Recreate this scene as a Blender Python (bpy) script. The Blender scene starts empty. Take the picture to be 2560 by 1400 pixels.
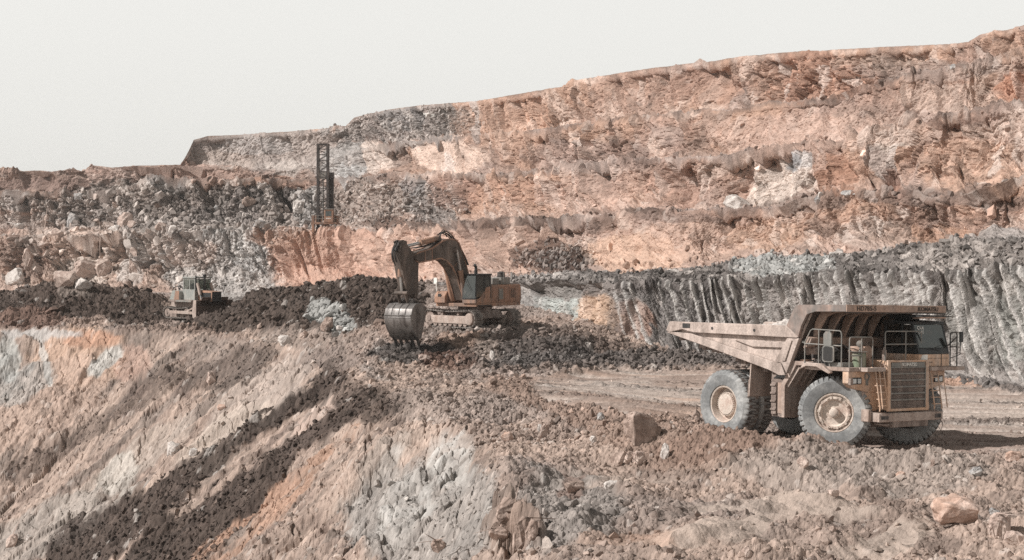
import bpy, bmesh, math, random
import numpy as np
from mathutils import Vector, Matrix, Euler
SC = bpy.context.scene
COL = SC.collection
F, HZ, CZ = 4300.0, 640.0, 7.15      # focal length in photo pixels, horizon row, camera height
random.seed(7); RNG = np.random.default_rng(11)
def at(px, py, D):
    return Vector(((px-1280)/F*D, D, CZ+(HZ-py)/F*D))
# ------------------------------------------------------------------ tags
def tag(o, label=None, cat=None, group=None, kind=None):
    if label: o['label'] = label
    if cat: o['category'] = cat
    if group: o['group'] = group
    if kind: o['kind'] = kind
    return o
def empty(name, mat=None):
    o = bpy.data.objects.new(name, None); COL.objects.link(o)
    if mat is not None: o.matrix_world = mat
    o.empty_display_size = .3
    return o
# ------------------------------------------------------------------ materials
SATK = .25
ALB = .86
KP = 1.15
def s2l(c):
    c = np.asarray(c, float)/255.0
    c = np.where(c <= .04045, c/12.92, ((c+.055)/1.055)**2.4)
    return (c+(c.mean()-c)*SATK)*1.0
def node(nt, t, **kw):
    n = nt.nodes.new(t)
    for k, v in kw.items():
        if k in n.inputs: n.inputs[k].default_value = v
        else: setattr(n, k, v)
    return n
def dusty(name, c1, c2, rough=.7, scale=1.5, amt=.5, metal=0.0, bump=.15, dustlow=None, streak=True, spec=.4):
    """paint c1 with patches of dust or wear c2 (sRGB 0-255); dustlow=(z0,z1): more c2 below z1"""
    m = bpy.data.materials.new(name); m.use_nodes = True
    nt = m.node_tree; L = nt.links; b = nt.nodes['Principled BSDF']
    tc = node(nt, 'ShaderNodeTexCoord')
    n1 = node(nt, 'ShaderNodeTexNoise'); n1.inputs['Scale'].default_value = scale; n1.inputs['Detail'].default_value = 9; n1.inputs['Roughness'].default_value = .65
    mp = node(nt, 'ShaderNodeMapping'); mp.inputs['Scale'].default_value = (1, 1, .35 if streak else 1)
    L.new(tc.outputs['Object'], mp.inputs[0]); L.new(mp.outputs[0], n1.inputs['Vector'])
    r = node(nt, 'ShaderNodeMapRange'); r.inputs[1].default_value = .62-amt*.35; r.inputs[2].default_value = .80-amt*.35
    L.new(n1.outputs['Fac'], r.inputs[0])
    fac = r.outputs[0]
    if dustlow:
        sx = node(nt, 'ShaderNodeSeparateXYZ'); L.new(tc.outputs['Object'], sx.inputs[0])
        r2 = node(nt, 'ShaderNodeMapRange'); r2.inputs[1].default_value = dustlow[0]; r2.inputs[2].default_value = dustlow[1]
        r2.inputs[3].default_value = 1; r2.inputs[4].default_value = 0; L.new(sx.outputs[2], r2.inputs[0])
        ad = node(nt, 'ShaderNodeMath', operation='ADD', use_clamp=True); L.new(fac, ad.inputs[0]); L.new(r2.outputs[0], ad.inputs[1]); fac = ad.outputs[0]
    mx = node(nt, 'ShaderNodeMix', data_type='RGBA'); L.new(fac, mx.inputs[0])
    mx.inputs[6].default_value = (*s2l(c1)*KP, 1); mx.inputs[7].default_value = (*s2l(c2)*KP, 1)
    n2 = node(nt, 'ShaderNodeTexNoise'); n2.inputs['Scale'].default_value = scale*9; n2.inputs['Detail'].default_value = 6
    L.new(tc.outputs['Object'], n2.inputs['Vector'])
    r3 = node(nt, 'ShaderNodeMapRange'); r3.inputs[1].default_value = .25; r3.inputs[2].default_value = .75; r3.inputs[3].default_value = .72; r3.inputs[4].default_value = 1.2
    L.new(n2.outputs['Fac'], r3.inputs[0])
    mp2 = node(nt, 'ShaderNodeMapping'); mp2.inputs['Scale'].default_value = (3.2, 3.2, .35) if streak else (3, 3, 3); L.new(tc.outputs['Object'], mp2.inputs[0])
    n4 = node(nt, 'ShaderNodeTexNoise'); n4.inputs['Scale'].default_value = 1; n4.inputs['Detail'].default_value = 4; L.new(mp2.outputs[0], n4.inputs['Vector'])
    r4 = node(nt, 'ShaderNodeMapRange'); r4.inputs[1].default_value = .38; r4.inputs[2].default_value = .56; r4.inputs[3].default_value = .86; r4.inputs[4].default_value = 1.04; L.new(n4.outputs['Fac'], r4.inputs[0])
    m4 = node(nt, 'ShaderNodeMath', operation='MULTIPLY'); L.new(r3.outputs[0], m4.inputs[0]); L.new(r4.outputs[0], m4.inputs[1])
    mm = node(nt, 'ShaderNodeMix', data_type='RGBA', blend_type='MULTIPLY'); mm.inputs[0].default_value = 1
    L.new(mx.outputs[2], mm.inputs[6]); L.new(m4.outputs[0], mm.inputs[7])
    L.new(mm.outputs[2], b.inputs['Base Color'])
    b.inputs['Roughness'].default_value = rough; b.inputs['Metallic'].default_value = metal
    b.inputs['Specular IOR Level'].default_value = spec
    if bump:
        bp = node(nt, 'ShaderNodeBump'); bp.inputs['Strength'].default_value = bump; bp.inputs['Distance'].default_value = .04
        L.new(n2.outputs['Fac'], bp.inputs['Height']); L.new(bp.outputs[0], b.inputs['Normal'])
    return m
def earth_mat(name, rough=.95, bump=.5, scale=14.0, var=.35, dist=.06):
    m = bpy.data.materials.new(name); m.use_nodes = True
    nt = m.node_tree; L = nt.links; b = nt.nodes['Principled BSDF']
    a = node(nt, 'ShaderNodeAttribute', attribute_name='Col')
    g = node(nt, 'ShaderNodeNewGeometry')
    n = node(nt, 'ShaderNodeTexNoise'); n.inputs['Scale'].default_value = scale*.35; n.inputs['Detail'].default_value = 8; n.inputs['Roughness'].default_value = .75
    L.new(g.outputs['Position'], n.inputs['Vector'])
    r = node(nt, 'ShaderNodeMapRange'); r.inputs[1].default_value = .3; r.inputs[2].default_value = .7
    r.inputs[3].default_value = 1-var; r.inputs[4].default_value = 1+var; L.new(n.outputs['Fac'], r.inputs[0])
    mm = node(nt, 'ShaderNodeMix', data_type='RGBA', blend_type='MULTIPLY'); mm.inputs[0].default_value = 1
    L.new(a.outputs['Color'], mm.inputs[6]); L.new(r.outputs[0], mm.inputs[7])
    L.new(mm.outputs[2], b.inputs['Base Color'])
    b.inputs['Roughness'].default_value = rough; b.inputs['Specular IOR Level'].default_value = .15
    n2 = node(nt, 'ShaderNodeTexNoise'); n2.inputs['Scale'].default_value = scale; n2.inputs['Detail'].default_value = 5; n2.inputs['Roughness'].default_value = .7
    L.new(g.outputs['Position'], n2.inputs['Vector'])
    bp = node(nt, 'ShaderNodeBump'); bp.inputs['Strength'].default_value = bump; bp.inputs['Distance'].default_value = dist
    L.new(n2.outputs['Fac'], bp.inputs['Height']); L.new(bp.outputs[0], b.inputs['Normal'])
    return m
# ------------------------------------------------------------------ numpy noise
def _h(ix, iy, seed):
    h = ix.astype(np.uint32)*np.uint32(374761393)+iy.astype(np.uint32)*np.uint32(668265263)+np.uint32((seed*2147483647) & 0xffffffff)
    h = (h ^ (h >> np.uint32(13)))*np.uint32(1274126177)
    h = (h ^ (h >> np.uint32(16)))*np.uint32(2246822519)
    return ((h ^ (h >> np.uint32(15))) & np.uint32(0xffffff)).astype(np.float32)*np.float32(1/16777216)
def vn(x, y, seed=0):
    x = np.asarray(x, np.float32); y = np.asarray(y, np.float32)
    xf = np.floor(x); yf = np.floor(y); ix = xf.astype(np.int32); iy = yf.astype(np.int32)
    u = x-xf; v = y-yf; u = u*u*(3-2*u); v = v*v*(3-2*v)
    a = _h(ix, iy, seed); b = _h(ix+1, iy, seed); c = _h(ix, iy+1, seed); d = _h(ix+1, iy+1, seed)
    return (a+(b-a)*u)*(1-v)+(c+(d-c)*u)*v
def fbm(x, y, seed=0, o=4, g=.5):
    s = 0; a = 1; t = 0
    for i in range(o):
        s = s+a*(vn(x, y, seed+i*17)*2-1); t += a; a *= g
        x, y = 1.6*x-1.2*y+3.7, 1.2*x+1.6*y+1.3
    return s/t
def worley(x, y, seed=0, jit=.9):
    """F1, F2, cell random, offset from the nearest centre"""
    x = np.asarray(x, np.float32); y = np.asarray(y, np.float32)
    ix = np.floor(x).astype(np.int32); iy = np.floor(y).astype(np.int32)
    f1 = np.full(x.shape, 9, np.float32); f2 = f1.copy(); cx = np.zeros_like(x); cy = np.zeros_like(x); ci = ix.copy(); cj = iy.copy()
    for i in (-1, 0, 1):
        for j in (-1, 0, 1):
            gx = ix+i; gy = iy+j
            dx = x-(gx+.5+jit*(_h(gx, gy, seed)-.5)); dy = y-(gy+.5+jit*(_h(gx, gy, seed+5)-.5))
            d = dx*dx+dy*dy; m = d < f1
            f2 = np.where(m, f1, np.minimum(f2, d)); f1 = np.where(m, d, f1)
            cx = np.where(m, dx, cx); cy = np.where(m, dy, cy); ci = np.where(m, gx, ci); cj = np.where(m, gy, cj)
    return np.sqrt(f1), np.sqrt(f2), ci, cj, cx, cy
def blocks(x, y, seed=0, tilt=1.0):
    """angular facets: every cell a plane with its own height and tilt, -0.5..0.5"""
    f1, f2, ci, cj, cx, cy = worley(x, y, seed)
    return (_h(ci, cj, seed+9)-.5) + tilt*((_h(ci, cj, seed+21)-.5)*cx+(_h(ci, cj, seed+33)-.5)*cy)*1.6 - .35*np.clip(1-(f2-f1)*5, 0, 1), _h(ci, cj, seed+44)
def clods(x, y, seed=0, rmin=.2, rmax=.62, p=1.0):
    ix = np.floor(x).astype(np.int32); iy = np.floor(y).astype(np.int32)
    h = np.zeros(x.shape, np.float32); idr = np.zeros(x.shape, np.float32)
    for i in (-1, 0, 1):
        for j in (-1, 0, 1):
            gx = ix+i; gy = iy+j
            dx = x-(gx+_h(gx, gy, seed)); dy = y-(gy+_h(gx, gy, seed+5))
            q = _h(gx, gy, seed+9); r = rmin+(rmax-rmin)*q*q
            a = _h(gx, gy, seed+13)*3.1416; e = .7+.5*_h(gx, gy, seed+15)
            ca = np.cos(a); sa = np.sin(a)
            u = (dx*ca+dy*sa)*e; v = (-dx*sa+dy*ca)/e
            w = np.sqrt(np.maximum(r*r-u*u-v*v, 0))*(_h(gx, gy, seed+17) < p)
            m = w > h; h = np.where(m, w, h); idr = np.where(m, _h(gx, gy, seed+19), idr)
    return h, idr
def sst(a, b, x):
    t = np.clip((x-a)/(b-a), 0, 1); return t*t*(3-2*t)
def ell(px, py, cx, cy, rx, ry, ang=0, soft=.25):
    a = math.radians(ang); dx = px-cx; dy = py-cy
    u = (dx*math.cos(a)+dy*math.sin(a))/rx; v = (-dx*math.sin(a)+dy*math.cos(a))/ry
    return 1-sst(1-soft, 1+soft, np.sqrt(u*u+v*v))
def cap(px, py, pts, soft=.5):
    """stroke through (x, y, halfwidth) points"""
    out = np.zeros(px.shape, np.float32)
    for (x0, y0, w0), (x1, y1, w1) in zip(pts[:-1], pts[1:]):
        dx, dy = x1-x0, y1-y0; t = np.clip(((px-x0)*dx+(py-y0)*dy)/(dx*dx+dy*dy), 0, 1)
        d = np.hypot(px-(x0+t*dx), py-(y0+t*dy))/(w0+t*(w1-w0))
        out = np.maximum(out, 1-sst(1-soft, 1+soft, d))
    return out
def grid_mesh(name, P, C, mat, kind='structure', smooth=False):
    """P (rows, cols, 3), C (rows, cols, 3) -> one mesh object with colour attribute Col"""
    R, K = P.shape[:2]
    me = bpy.data.meshes.new(name)
    me.vertices.add(R*K); me.vertices.foreach_set('co', np.ascontiguousarray(P, np.float32).ravel())
    i = (np.arange(R-1)[:, None]*K+np.arange(K-1)[None, :]).ravel().astype(np.int32)
    q = np.stack([i, i+1, i+K+1, i+K], 1).ravel()
    n = (R-1)*(K-1)
    me.loops.add(n*4); me.loops.foreach_set('vertex_index', q)
    me.polygons.add(n); me.polygons.foreach_set('loop_start', np.arange(n, dtype=np.int32)*4)
    me.polygons.foreach_set('use_smooth', np.full(n, smooth))
    me.update(calc_edges=True)
    a = me.color_attributes.new('Col', 'FLOAT_COLOR', 'POINT')
    cc = np.ones((R*K, 4), np.float32); cc[:, :3] = C.reshape(-1, 3); a.data.foreach_set('color', cc.ravel())
    me.materials.append(mat)
    o = bpy.data.objects.new(name, me); COL.objects.link(o)
    if kind: o['kind'] = kind
    return o
def put(C, col, m):
    c = s2l(col).astype(np.float32)*ALB
    return C+(c-C)*m[..., None]
# ------------------------------------------------------------------ camera, light
cam = bpy.data.cameras.new('camera'); camo = bpy.data.objects.new('camera', cam); COL.objects.link(camo); SC.camera = camo
cam.sensor_width = 36; cam.lens = 36*F/2560; cam.shift_y = (HZ-700)/2560
camo.location = (0, 0, CZ); camo.rotation_euler = (math.radians(90), 0, 0); cam.clip_end = 20000; cam.clip_start = .5
SUN_AZ, SUN_EL = math.radians(-104), math.radians(40)     # azimuth measured from +Y towards +X
sd = Vector((math.sin(SUN_AZ)*math.cos(SUN_EL), math.cos(SUN_AZ)*math.cos(SUN_EL), math.sin(SUN_EL)))
sl = bpy.data.lights.new('sun', 'SUN'); sl.energy = 5.0; sl.angle = math.radians(.53); sl.color = (1, .965, .925)
so = bpy.data.objects.new('sun', sl); COL.objects.link(so); so.rotation_euler = (-sd).to_track_quat('-Z', 'Y').to_euler(); so.location = (0, 0, 120)
w = bpy.data.worlds.new('World'); SC.world = w; w.use_nodes = True
nt = w.node_tree; bg = nt.nodes['Background']
sky = node(nt, 'ShaderNodeTexSky'); sky.sky_type = 'NISHITA'; sky.sun_disc = False
sky.sun_elevation = SUN_EL; sky.sun_rotation = SUN_AZ; sky.dust_density = 4; sky.air_density = 1; sky.ozone_density = 1
hs = node(nt, 'ShaderNodeHueSaturation'); hs.inputs['Saturation'].default_value = .12; nt.links.new(sky.outputs[0], hs.inputs['Color'])
veil = node(nt, 'ShaderNodeMix', data_type='RGBA'); veil.inputs[0].default_value = .7      # the even white overcast veil of the photograph
veil.inputs[7].default_value = (11.2, 11.1, 10.62, 1); nt.links.new(hs.outputs[0], veil.inputs[6])
tc = node(nt, 'ShaderNodeTexCoord'); sx = node(nt, 'ShaderNodeSeparateXYZ'); nt.links.new(tc.outputs['Generated'], sx.inputs[0])
up = node(nt, 'ShaderNodeMapRange'); up.interpolation_type = 'SMOOTHSTEP'; up.inputs[1].default_value = .13; up.inputs[2].default_value = .65; up.inputs[3].default_value = 1; up.inputs[4].default_value = .20
nt.links.new(sx.outputs[2], up.inputs[0]); dim = node(nt, 'ShaderNodeMix', data_type='RGBA', blend_type='MULTIPLY'); dim.inputs[0].default_value = 1      # hazy sky: white low down, deeper overhead
cn = node(nt, 'ShaderNodeTexNoise'); cn.inputs['Scale'].default_value = 2.2; cn.inputs['Detail'].default_value = 4; nt.links.new(tc.outputs['Generated'], cn.inputs['Vector'])
cr = node(nt, 'ShaderNodeMapRange'); cr.inputs[3].default_value = .97; cr.inputs[4].default_value = 1.03; nt.links.new(cn.outputs[0], cr.inputs[0])
mu = node(nt, 'ShaderNodeMath', operation='MULTIPLY'); nt.links.new(up.outputs[0], mu.inputs[0]); nt.links.new(cr.outputs[0], mu.inputs[1])
nt.links.new(veil.outputs[2], dim.inputs[6]); nt.links.new(mu.outputs[0], dim.inputs[7]); nt.links.new(dim.outputs[2], bg.inputs[0]); bg.inputs[1].default_value = .1
vs = SC.view_settings; vs.view_transform = 'Standard'; vs.look = 'None'; vs.gamma = 1; vs.use_curve_mapping = False; vs.exposure = 0
SC.cycles.use_denoising = False; SC.cycles.max_bounces = 4; SC.cycles.diffuse_bounces = 2; SC.cycles.glossy_bounces = 2; SC.cycles.transmission_bounces = 4; SC.cycles.transparent_max_bounces = 6
# ================================================================== TERRACED PIT WALL
M_wall = earth_mat('bench_rock', bump=.8, scale=3.0, var=.22, dist=.25)
def ln(pts, z=False):
    """crest or toe line as (px, py, D) or (px, z, D) -> function px -> (z, D)"""
    a = np.array(pts, float)
    zz = a[:, 1] if z else CZ+(HZ-a[:, 1])/F*a[:, 2]
    return lambda px: (np.interp(px, a[:, 0], zz), np.interp(px, a[:, 0], a[:, 2]))
T0 = ln([(-900,.5,260),(-400,.5,225),(0,.5,215),(700,.5,205),(1000,.9,172),(1150,1.2,142),(1300,1.0,128),(1420,.3,121),(1500,-.4,114.5),(1550,-.6,111),(1700,-.6,108),(1900,-.7,106),(2200,-.7,98),(2373,-.7,93),(2560,-.8,88),(2960,-.8,80),(3600,-.8,72)], 1)
T1 = ln([(-900,.7,261),(-400,.7,226),(0,.7,216),(700,.7,206),(1000,1.1,173),(1150,1.4,143),(1300,1.6,130),(1420,1.2,123.5),(1500,.9,117),(1550,.8,113.8),(1700,.7,111),(1900,.6,109),(2200,.5,101),(2373,.5,96),(2560,.4,91),(2960,.4,83),(3600,.4,75)], 1)
D2 = ln([(-900,750,262),(-400,750,228),(0,750,218),(700,748,209),(1000,738,176),(1150,715,146.5),(1300,706,132.5),(1420,706,126),(1500,708,119.4),(1550,706,116.2),(1700,712,113.6),(1900,702,111.5),(2100,690,106),(2300,688,100),(2560,668,94),(2960,655,86),(3600,640,78)])
DC = ln([(-900,748,264),(-400,748,230),(0,748,221),(700,746,213),(1000,734,180),(1080,712,163),(1200,700,146),(1290,690,136),(1400,680,130),(1520,681,124.5),(1620,676,121.5),(1700,673,120),(1839,654,118),(1932,636,117),(2025,634,115),(2118,640,112),(2257,617,108),(2373,600,104),(2560,593,98),(2960,570,90),(3600,560,82)])
CC = ln([(-900,592,320),(-400,592,305),(0,590,292),(134,590,288),(300,585,282),(470,580,275),(700,580,268),(860,581,262),(977,578,240),(1080,573,225),(1149,561,205),(1251,554,188),(1389,549,172),(1492,542,163),(1594,529,155),(1700,521,148),(1839,524,143),(1932,519,140),(2002,500,136),(2118,482,132),(2257,477,127),(2373,496,123),(2443,477,120),(2560,445,116),(2960,420,106),(3600,400,96)])
BC = ln([(-900,470,345),(-400,475,335),(0,477,325),(168,481,320),(235,481,318),(300,470,315),(380,446,310),(504,447,308),(621,446,305),(789,450,300),(840,450,292),(960,439,270),(1080,436,250),(1217,436,228),(1286,433,218),(1354,426,210),(1492,405,196),(1560,395,190),(1700,395,180),(1770,396,174),(1932,366,165),(2044,359,158),(2109,354,154),(2164,329,150),(2280,308,145),(2350,287,141),(2466,277,136),(2560,250,132),(2960,230,120),(3600,210,108)])
AC = ln([(-900,430,410),(-400,428,400),(0,427,395),(60,430,393),(130,432,388),(205,430,384),(232,416,372),(280,422,368),(340,417,366),(450,415,362),(621,420,350),(700,424,345),(780,415,335),(840,395,325),(900,375,312),(960,362,303),(1011,355,296),(1080,344,285),(1149,340,275),(1217,333,265),(1303,333,252),(1389,319,243),(1560,300,222),(1700,282,205),(1816,277,195),(1932,259,186),(2071,245,176),(2164,215,170),(2257,194,165),(2373,166,160),(2466,152,156),(2560,120,151),(2960,100,138),(3600,90,124)])
SK = ln([(-900,428,414),(-400,427,404),(0,425,399),(30,422,398),(60,428,397),(100,426,396),(130,429,392),(180,423,390),(208,429,388),(226,412,376),(280,419,372),(340,414,370),(452,412,366),(466,388,367),(475,370,368),(485,350,370),(520,340,370),(600,337,366),(700,330,360),(770,325,355),(865,315,345),(885,293,342),(920,285,338),(980,272,331),(1060,262,322),(1150,256,312),(1190,253,305),(1280,237,296),(1420,213,282),(1427,202,281),(1560,180,265),(1700,161,250),(1735,157,246),(1750,146,245),(1768,155,243),(1850,141,232),(2000,128,218),(2200,118,200),(2340,112,190),(2420,105,183),(2450,87,181),(2490,76,178),(2520,75,176),(2560,62,174),(2700,58,168),(2960,40,158),(3600,30,142)])
def back(front, nxt, slope, over=-.3):
    """foot of the next face: at the height of the bench in front, set in front of the next crest by slope*height"""
    def g(px):
        z0, d0 = front(px); z1, d1 = nxt(px)
        h = z1-z0
        s = slope(px) if callable(slope) else slope
        d = np.maximum(d1-np.maximum(h-over, 0)*s-.5, d0+.6)
        return z0+over, np.minimum(d, d1-.15)
    return g
sl_b = lambda px: np.interp(px, [-900, 140, 250, 760, 860, 3600], [.7, .7, 2.4, 2.2, .8, .75])
lines = [(lambda px: (T0(px)[0]-3.0, T0(px)[1]-4.0)), T0, T1, D2, DC, back(DC, CC, .75), CC, back(CC, BC, sl_b), BC, back(BC, AC, .75), AC, back(AC, SK, .75), SK,
         (lambda px: (SK(px)[0]+.3, SK(px)[1]+14)), (lambda px: (SK(px)[0]-3, SK(px)[1]+80)), (lambda px: (SK(px)[0]*0-2, SK(px)[1]+900))]
nrow = [3, 24, 110, 40, 20, 84, 22, 100, 22, 100, 22, 100, 14, 6, 6]
cols = np.concatenate([np.linspace(-900, -180, 60, endpoint=False), np.arange(-180, 2740, 2.2), np.linspace(2740, 3600, 60)])
K = len(cols)
Ls = []
for k, f_ in enumerate(lines):
    z, d = f_(cols)
    x = (cols-1280)/F*d
    if 1 <= k <= 12:
        n1 = fbm(cols/38., np.full(K, k*7.3), 50+k, 5, .6)
        amp = {12: .25, 11: .6}.get(k, .55)
        z = z+amp*n1*(.35 if k in (12,) else (0 if k in (5, 7, 9, 11) else .7))
        d = d+1.6*fbm(cols/75., np.full(K, k*3.1), 80+k, 4)*(0 if k == 12 else 1)
    Ls.append(np.stack([x, d, z], 1))
for k in range(2, 13):                              # keep every line behind the one in front
    Ls[k][:, 1] = np.maximum(Ls[k][:, 1], Ls[k-1][:, 1]+.12)
for k in (5, 7, 9, 11):                             # no face lower than its own foot
    Ls[k][:, 2] = np.minimum(Ls[k][:, 2], Ls[k+1][:, 2]-.1)
rows = []; band = []; tt = []
for k in range(len(Ls)-1):
    n = nrow[k]
    for i in range(n):
        t = i/n
        a, b = Ls[k], Ls[k+1]
        if k in (5, 7, 9, 11, 2):                   # faces: steeper above, talus at the foot
            tk_ = np.clip(.34+.22*fbm(cols/60., np.full(K, k*5.), 300+k, 3), .1, .6)      # how high the scree reaches
            dd = np.where(t < tk_, .80*t/tk_, .80+.20*(t-tk_)/(1-tk_)) if k != 2 else t**.6
            r = np.stack([a[:, 0]+(b[:, 0]-a[:, 0])*t, a[:, 1]+(b[:, 1]-a[:, 1])*dd, a[:, 2]+(b[:, 2]-a[:, 2])*t], 1)
        else: r = a+(b-a)*t
        rows.append(r); band.append(k); tt.append(t)
rows.append(Ls[-1]); band.append(len(Ls)-2); tt.append(1.)
P = np.stack(rows).astype(np.float32); band = np.array(band); tt = np.array(tt, np.float32)
R = len(P)
px = 1280+F*P[..., 0]/P[..., 1]; py = HZ+F*(CZ-P[..., 2])/P[..., 1]
scr = np.clip(np.array([Ls[min(k+1, 12)][:, 1] for k in band])/150, .8, 1.9).astype(np.float32)    # far rock breaks coarser
V = np.concatenate([np.zeros((1, K)), np.cumsum(np.linalg.norm(np.diff(P, axis=0), axis=2)/scr[1:], 0)]).astype(np.float32)
V = V-V[band.searchsorted(5)]                        # length up the wall
S = np.zeros((R, K), np.float32)
for k in set(band.tolist()):
    m = band == k; L_ = Ls[min(k+1, 12)]
    d = np.sqrt((np.diff(L_[:, 0]))**2+(np.diff(L_[:, 1]))**2*.5)/scr[np.argmax(m), 1:]; S[m] = np.concatenate([[0], np.cumsum(d)])[None, :]
B = np.repeat(band[:, None], K, 1); TT = np.repeat(tt[:, None], K, 1)
# warped picture coordinates of the rock bodies, so that their borders run ragged
wx = px+22*fbm(S/5, V/5, 3, 4)+9*fbm(S/1.2, V/1.2, 4, 3); wy = py+14*fbm(S/5, V/5, 5, 4)+6*fbm(S/1.2, V/1.2, 6, 3)
face = np.isin(B, (2, 5, 7, 9, 11)).astype(np.float32)
edge = face*(.35+.65*sst(.15, .5, TT+.15*fbm(S/5, V/5, 310, 3)))*sst(0, .04, TT)+(1-face)*.3
flm = np.clip(ell(wx, wy, 850,650,175,70, soft=.4)+ell(wx, wy, 1220,620,180,60, soft=.4)+.8*ell(wx, wy, 2430,200,90,50, soft=.4)+.7*ell(wx, wy, 2250,240,200,50, soft=.4), 0, 1); edge = np.maximum(edge, flm*.95*face*sst(0, .05, TT))
edge = np.where(B == 2, face*sst(0, .07, TT)*(1-.6*sst(.93, 1, TT)), edge)
low = (B == 2)|(B == 1)|(B == 3)
# --- how the rock breaks, region by region
FL = .55+.45*fbm(S/14, V/9, 8, 2)                    # vertical fluting
BL = .34+.5*np.clip(fbm(S/11, V/8, 9, 3)+.1, 0, 1)   # angular blocks
RU = .30+0*S                                         # loose rubble
nf = .55*fbm(S/1.6, V/1.1, 400, 4, .65)+.35*fbm(S/6, V/3, 401, 3)
def reg(*a, **k):
    k.setdefault('soft', .5); return sst(.32, .68, ell(wx, wy, *a, **k)*1.02+nf*.75*(ell(wx, wy, *a, soft=.9) > 0))
def setw(A, m, v): return A+(v-A)*m
m = reg(980,315,200,58); BL = setw(BL, m, .7); FL = setw(FL, m, .1); RU = setw(RU, m, .7)
m = reg(690,380,250,48); BL = setw(BL, m, .35); FL = setw(FL, m, .1)
m = reg(1110,385,75,48); BL = setw(BL, m, .05); FL = setw(FL, m, .05); RU = setw(RU, m, .12)
m = reg(100,458,112,26); BL = setw(BL, m, .0); FL = setw(FL, m, .0); RU = setw(RU, m, .1)
m = reg(430,430,220,18); BL = setw(BL, m, .15); RU = setw(RU, m, .2)
m = reg(480,520,380,76); BL = setw(BL, m, 1.0); FL = setw(FL, m, .0); RU = setw(RU, m, 1.0)
m = reg(950,505,120,60); BL = setw(BL, m, .05); FL = setw(FL, m, .1); RU = setw(RU, m, .9)
m = reg(1090,510,80,60); BL = setw(BL, m, .5); RU = setw(RU, m, .9)
m = reg(230,660,260,80); BL = setw(BL, m, 1.15); FL = setw(FL, m, .1)
m = reg(580,680,130,90); BL = setw(BL, m, .6); RU = setw(RU, m, .55); FL = setw(FL, m, .15)
mfl = reg(850,650,165,66, soft=.2); FL = setw(FL, mfl, 1.35); BL = setw(BL, mfl, .08); RU = setw(RU, mfl, .15)
m = reg(1240,620,180,55); FL = setw(FL, m, 1.2); BL = setw(BL, m, .2)
m = reg(1400,650,95,45); RU = setw(RU, m, 1.1); BL = setw(BL, m, .1); FL = setw(FL, m, 0)
m = reg(1600,620,120,45); FL = setw(FL, m, .35); BL = setw(BL, m, .1); RU = setw(RU, m, .15)
m = reg(2050,185,180,55); BL = setw(BL, m, 1.0); FL = setw(FL, m, .5)
m = reg(2430,200,90,45); FL = setw(FL, m, .8)
m = reg(1480,370,110,50); BL = setw(BL, m, .8)
m = reg(1950,300,230,50); BL = setw(BL, m, .15); FL = setw(FL, m, .15); RU = setw(RU, m, .12)
m = reg(2300,240,140,40); FL = setw(FL, m, .7); BL = setw(BL, m, .2)
m = reg(2380,560,230,60); BL = setw(BL, m, 1.0); FL = setw(FL, m, .5)
m = reg(2430,400,150,70); BL = setw(BL, m, .9); FL = setw(FL, m, .55)
mrb = (B == 2)*sst(1530, 1620, wx); FL = setw(FL, mrb, 0); BL = setw(BL, mrb, .34); RU = setw(RU, mrb, .5)
ml = (B == 2)*(1-sst(1530, 1620, wx)); FL = setw(FL, ml, .25); BL = setw(BL, ml, .35); RU = setw(RU, ml, .35)
mt = ((B == 1)|(B == 3)).astype(np.float32)*sst(1200, 1500, wx); RU = setw(RU, mt, .9); BL = setw(BL, mt, .5)
edge = edge*np.where(B == 11, 1-.75*sst(.82, 1, TT), 1)
# --- displacement
sc = scr
Sw = S+.8*fbm(S/3, V/3, 12, 3); Vw = V+.8*fbm(S/3, V/3, 13, 3)
big = 1.5*fbm(S/9, V/16, 14, 3)
fs = Sw+.28*Vw
f1 = np.abs(fbm(fs/1.5, Vw/9, 15, 3, .5)); f2 = np.abs(fbm(fs/.75, Vw/5, 16, 2))
flu = .95*(.35-np.clip(f1*1.6, 0, .7))+.35*(.3-f2)
bk1, id1 = blocks(Sw/2.3+.12*Vw, Vw/4.4, 17); bk2, id2 = blocks((Sw+.3*Vw)/.85, Vw/1.6, 18); bk3, id3 = blocks(S/.42, V/.36, 19)
flat_ = 1-.45*((B == 7)*sst(180, 260, px)*(1-sst(740, 840, px)))
cl1, cid1 = clods(S/.95, V/.8, 20); cl2, cid2 = clods(S/.4, V/.36, 21)
disp = face*edge*big*.8*(1-.8*mrb)+face*edge*flu*FL*1.4*sc+edge*flat_*(BL*(.95*bk1+.55*bk2)*sc**.8)+.26*np.clip(BL+.15, 0, 1.2)*bk3*sc*edge+RU*flat_*(.75*cl1+.45*cl2)*sc*np.where(face > 0, np.clip(edge+.4, 0, 1), .6)
disp = disp+.24*fbm(S/.8, V/.8, 22, 4, .65)*sc*(.4+.6*face)
# narrow gullies with small debris fans at their feet
gn = np.abs(fbm(fs/7.5+B*3.1, V*.04, 23, 3)); gl = np.clip(1-gn*7, 0, 1)*face*edge*sst(.15, .7, TT)*(1-mrb)*(1-mfl)
disp = disp-1.3*gl*sc
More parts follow.
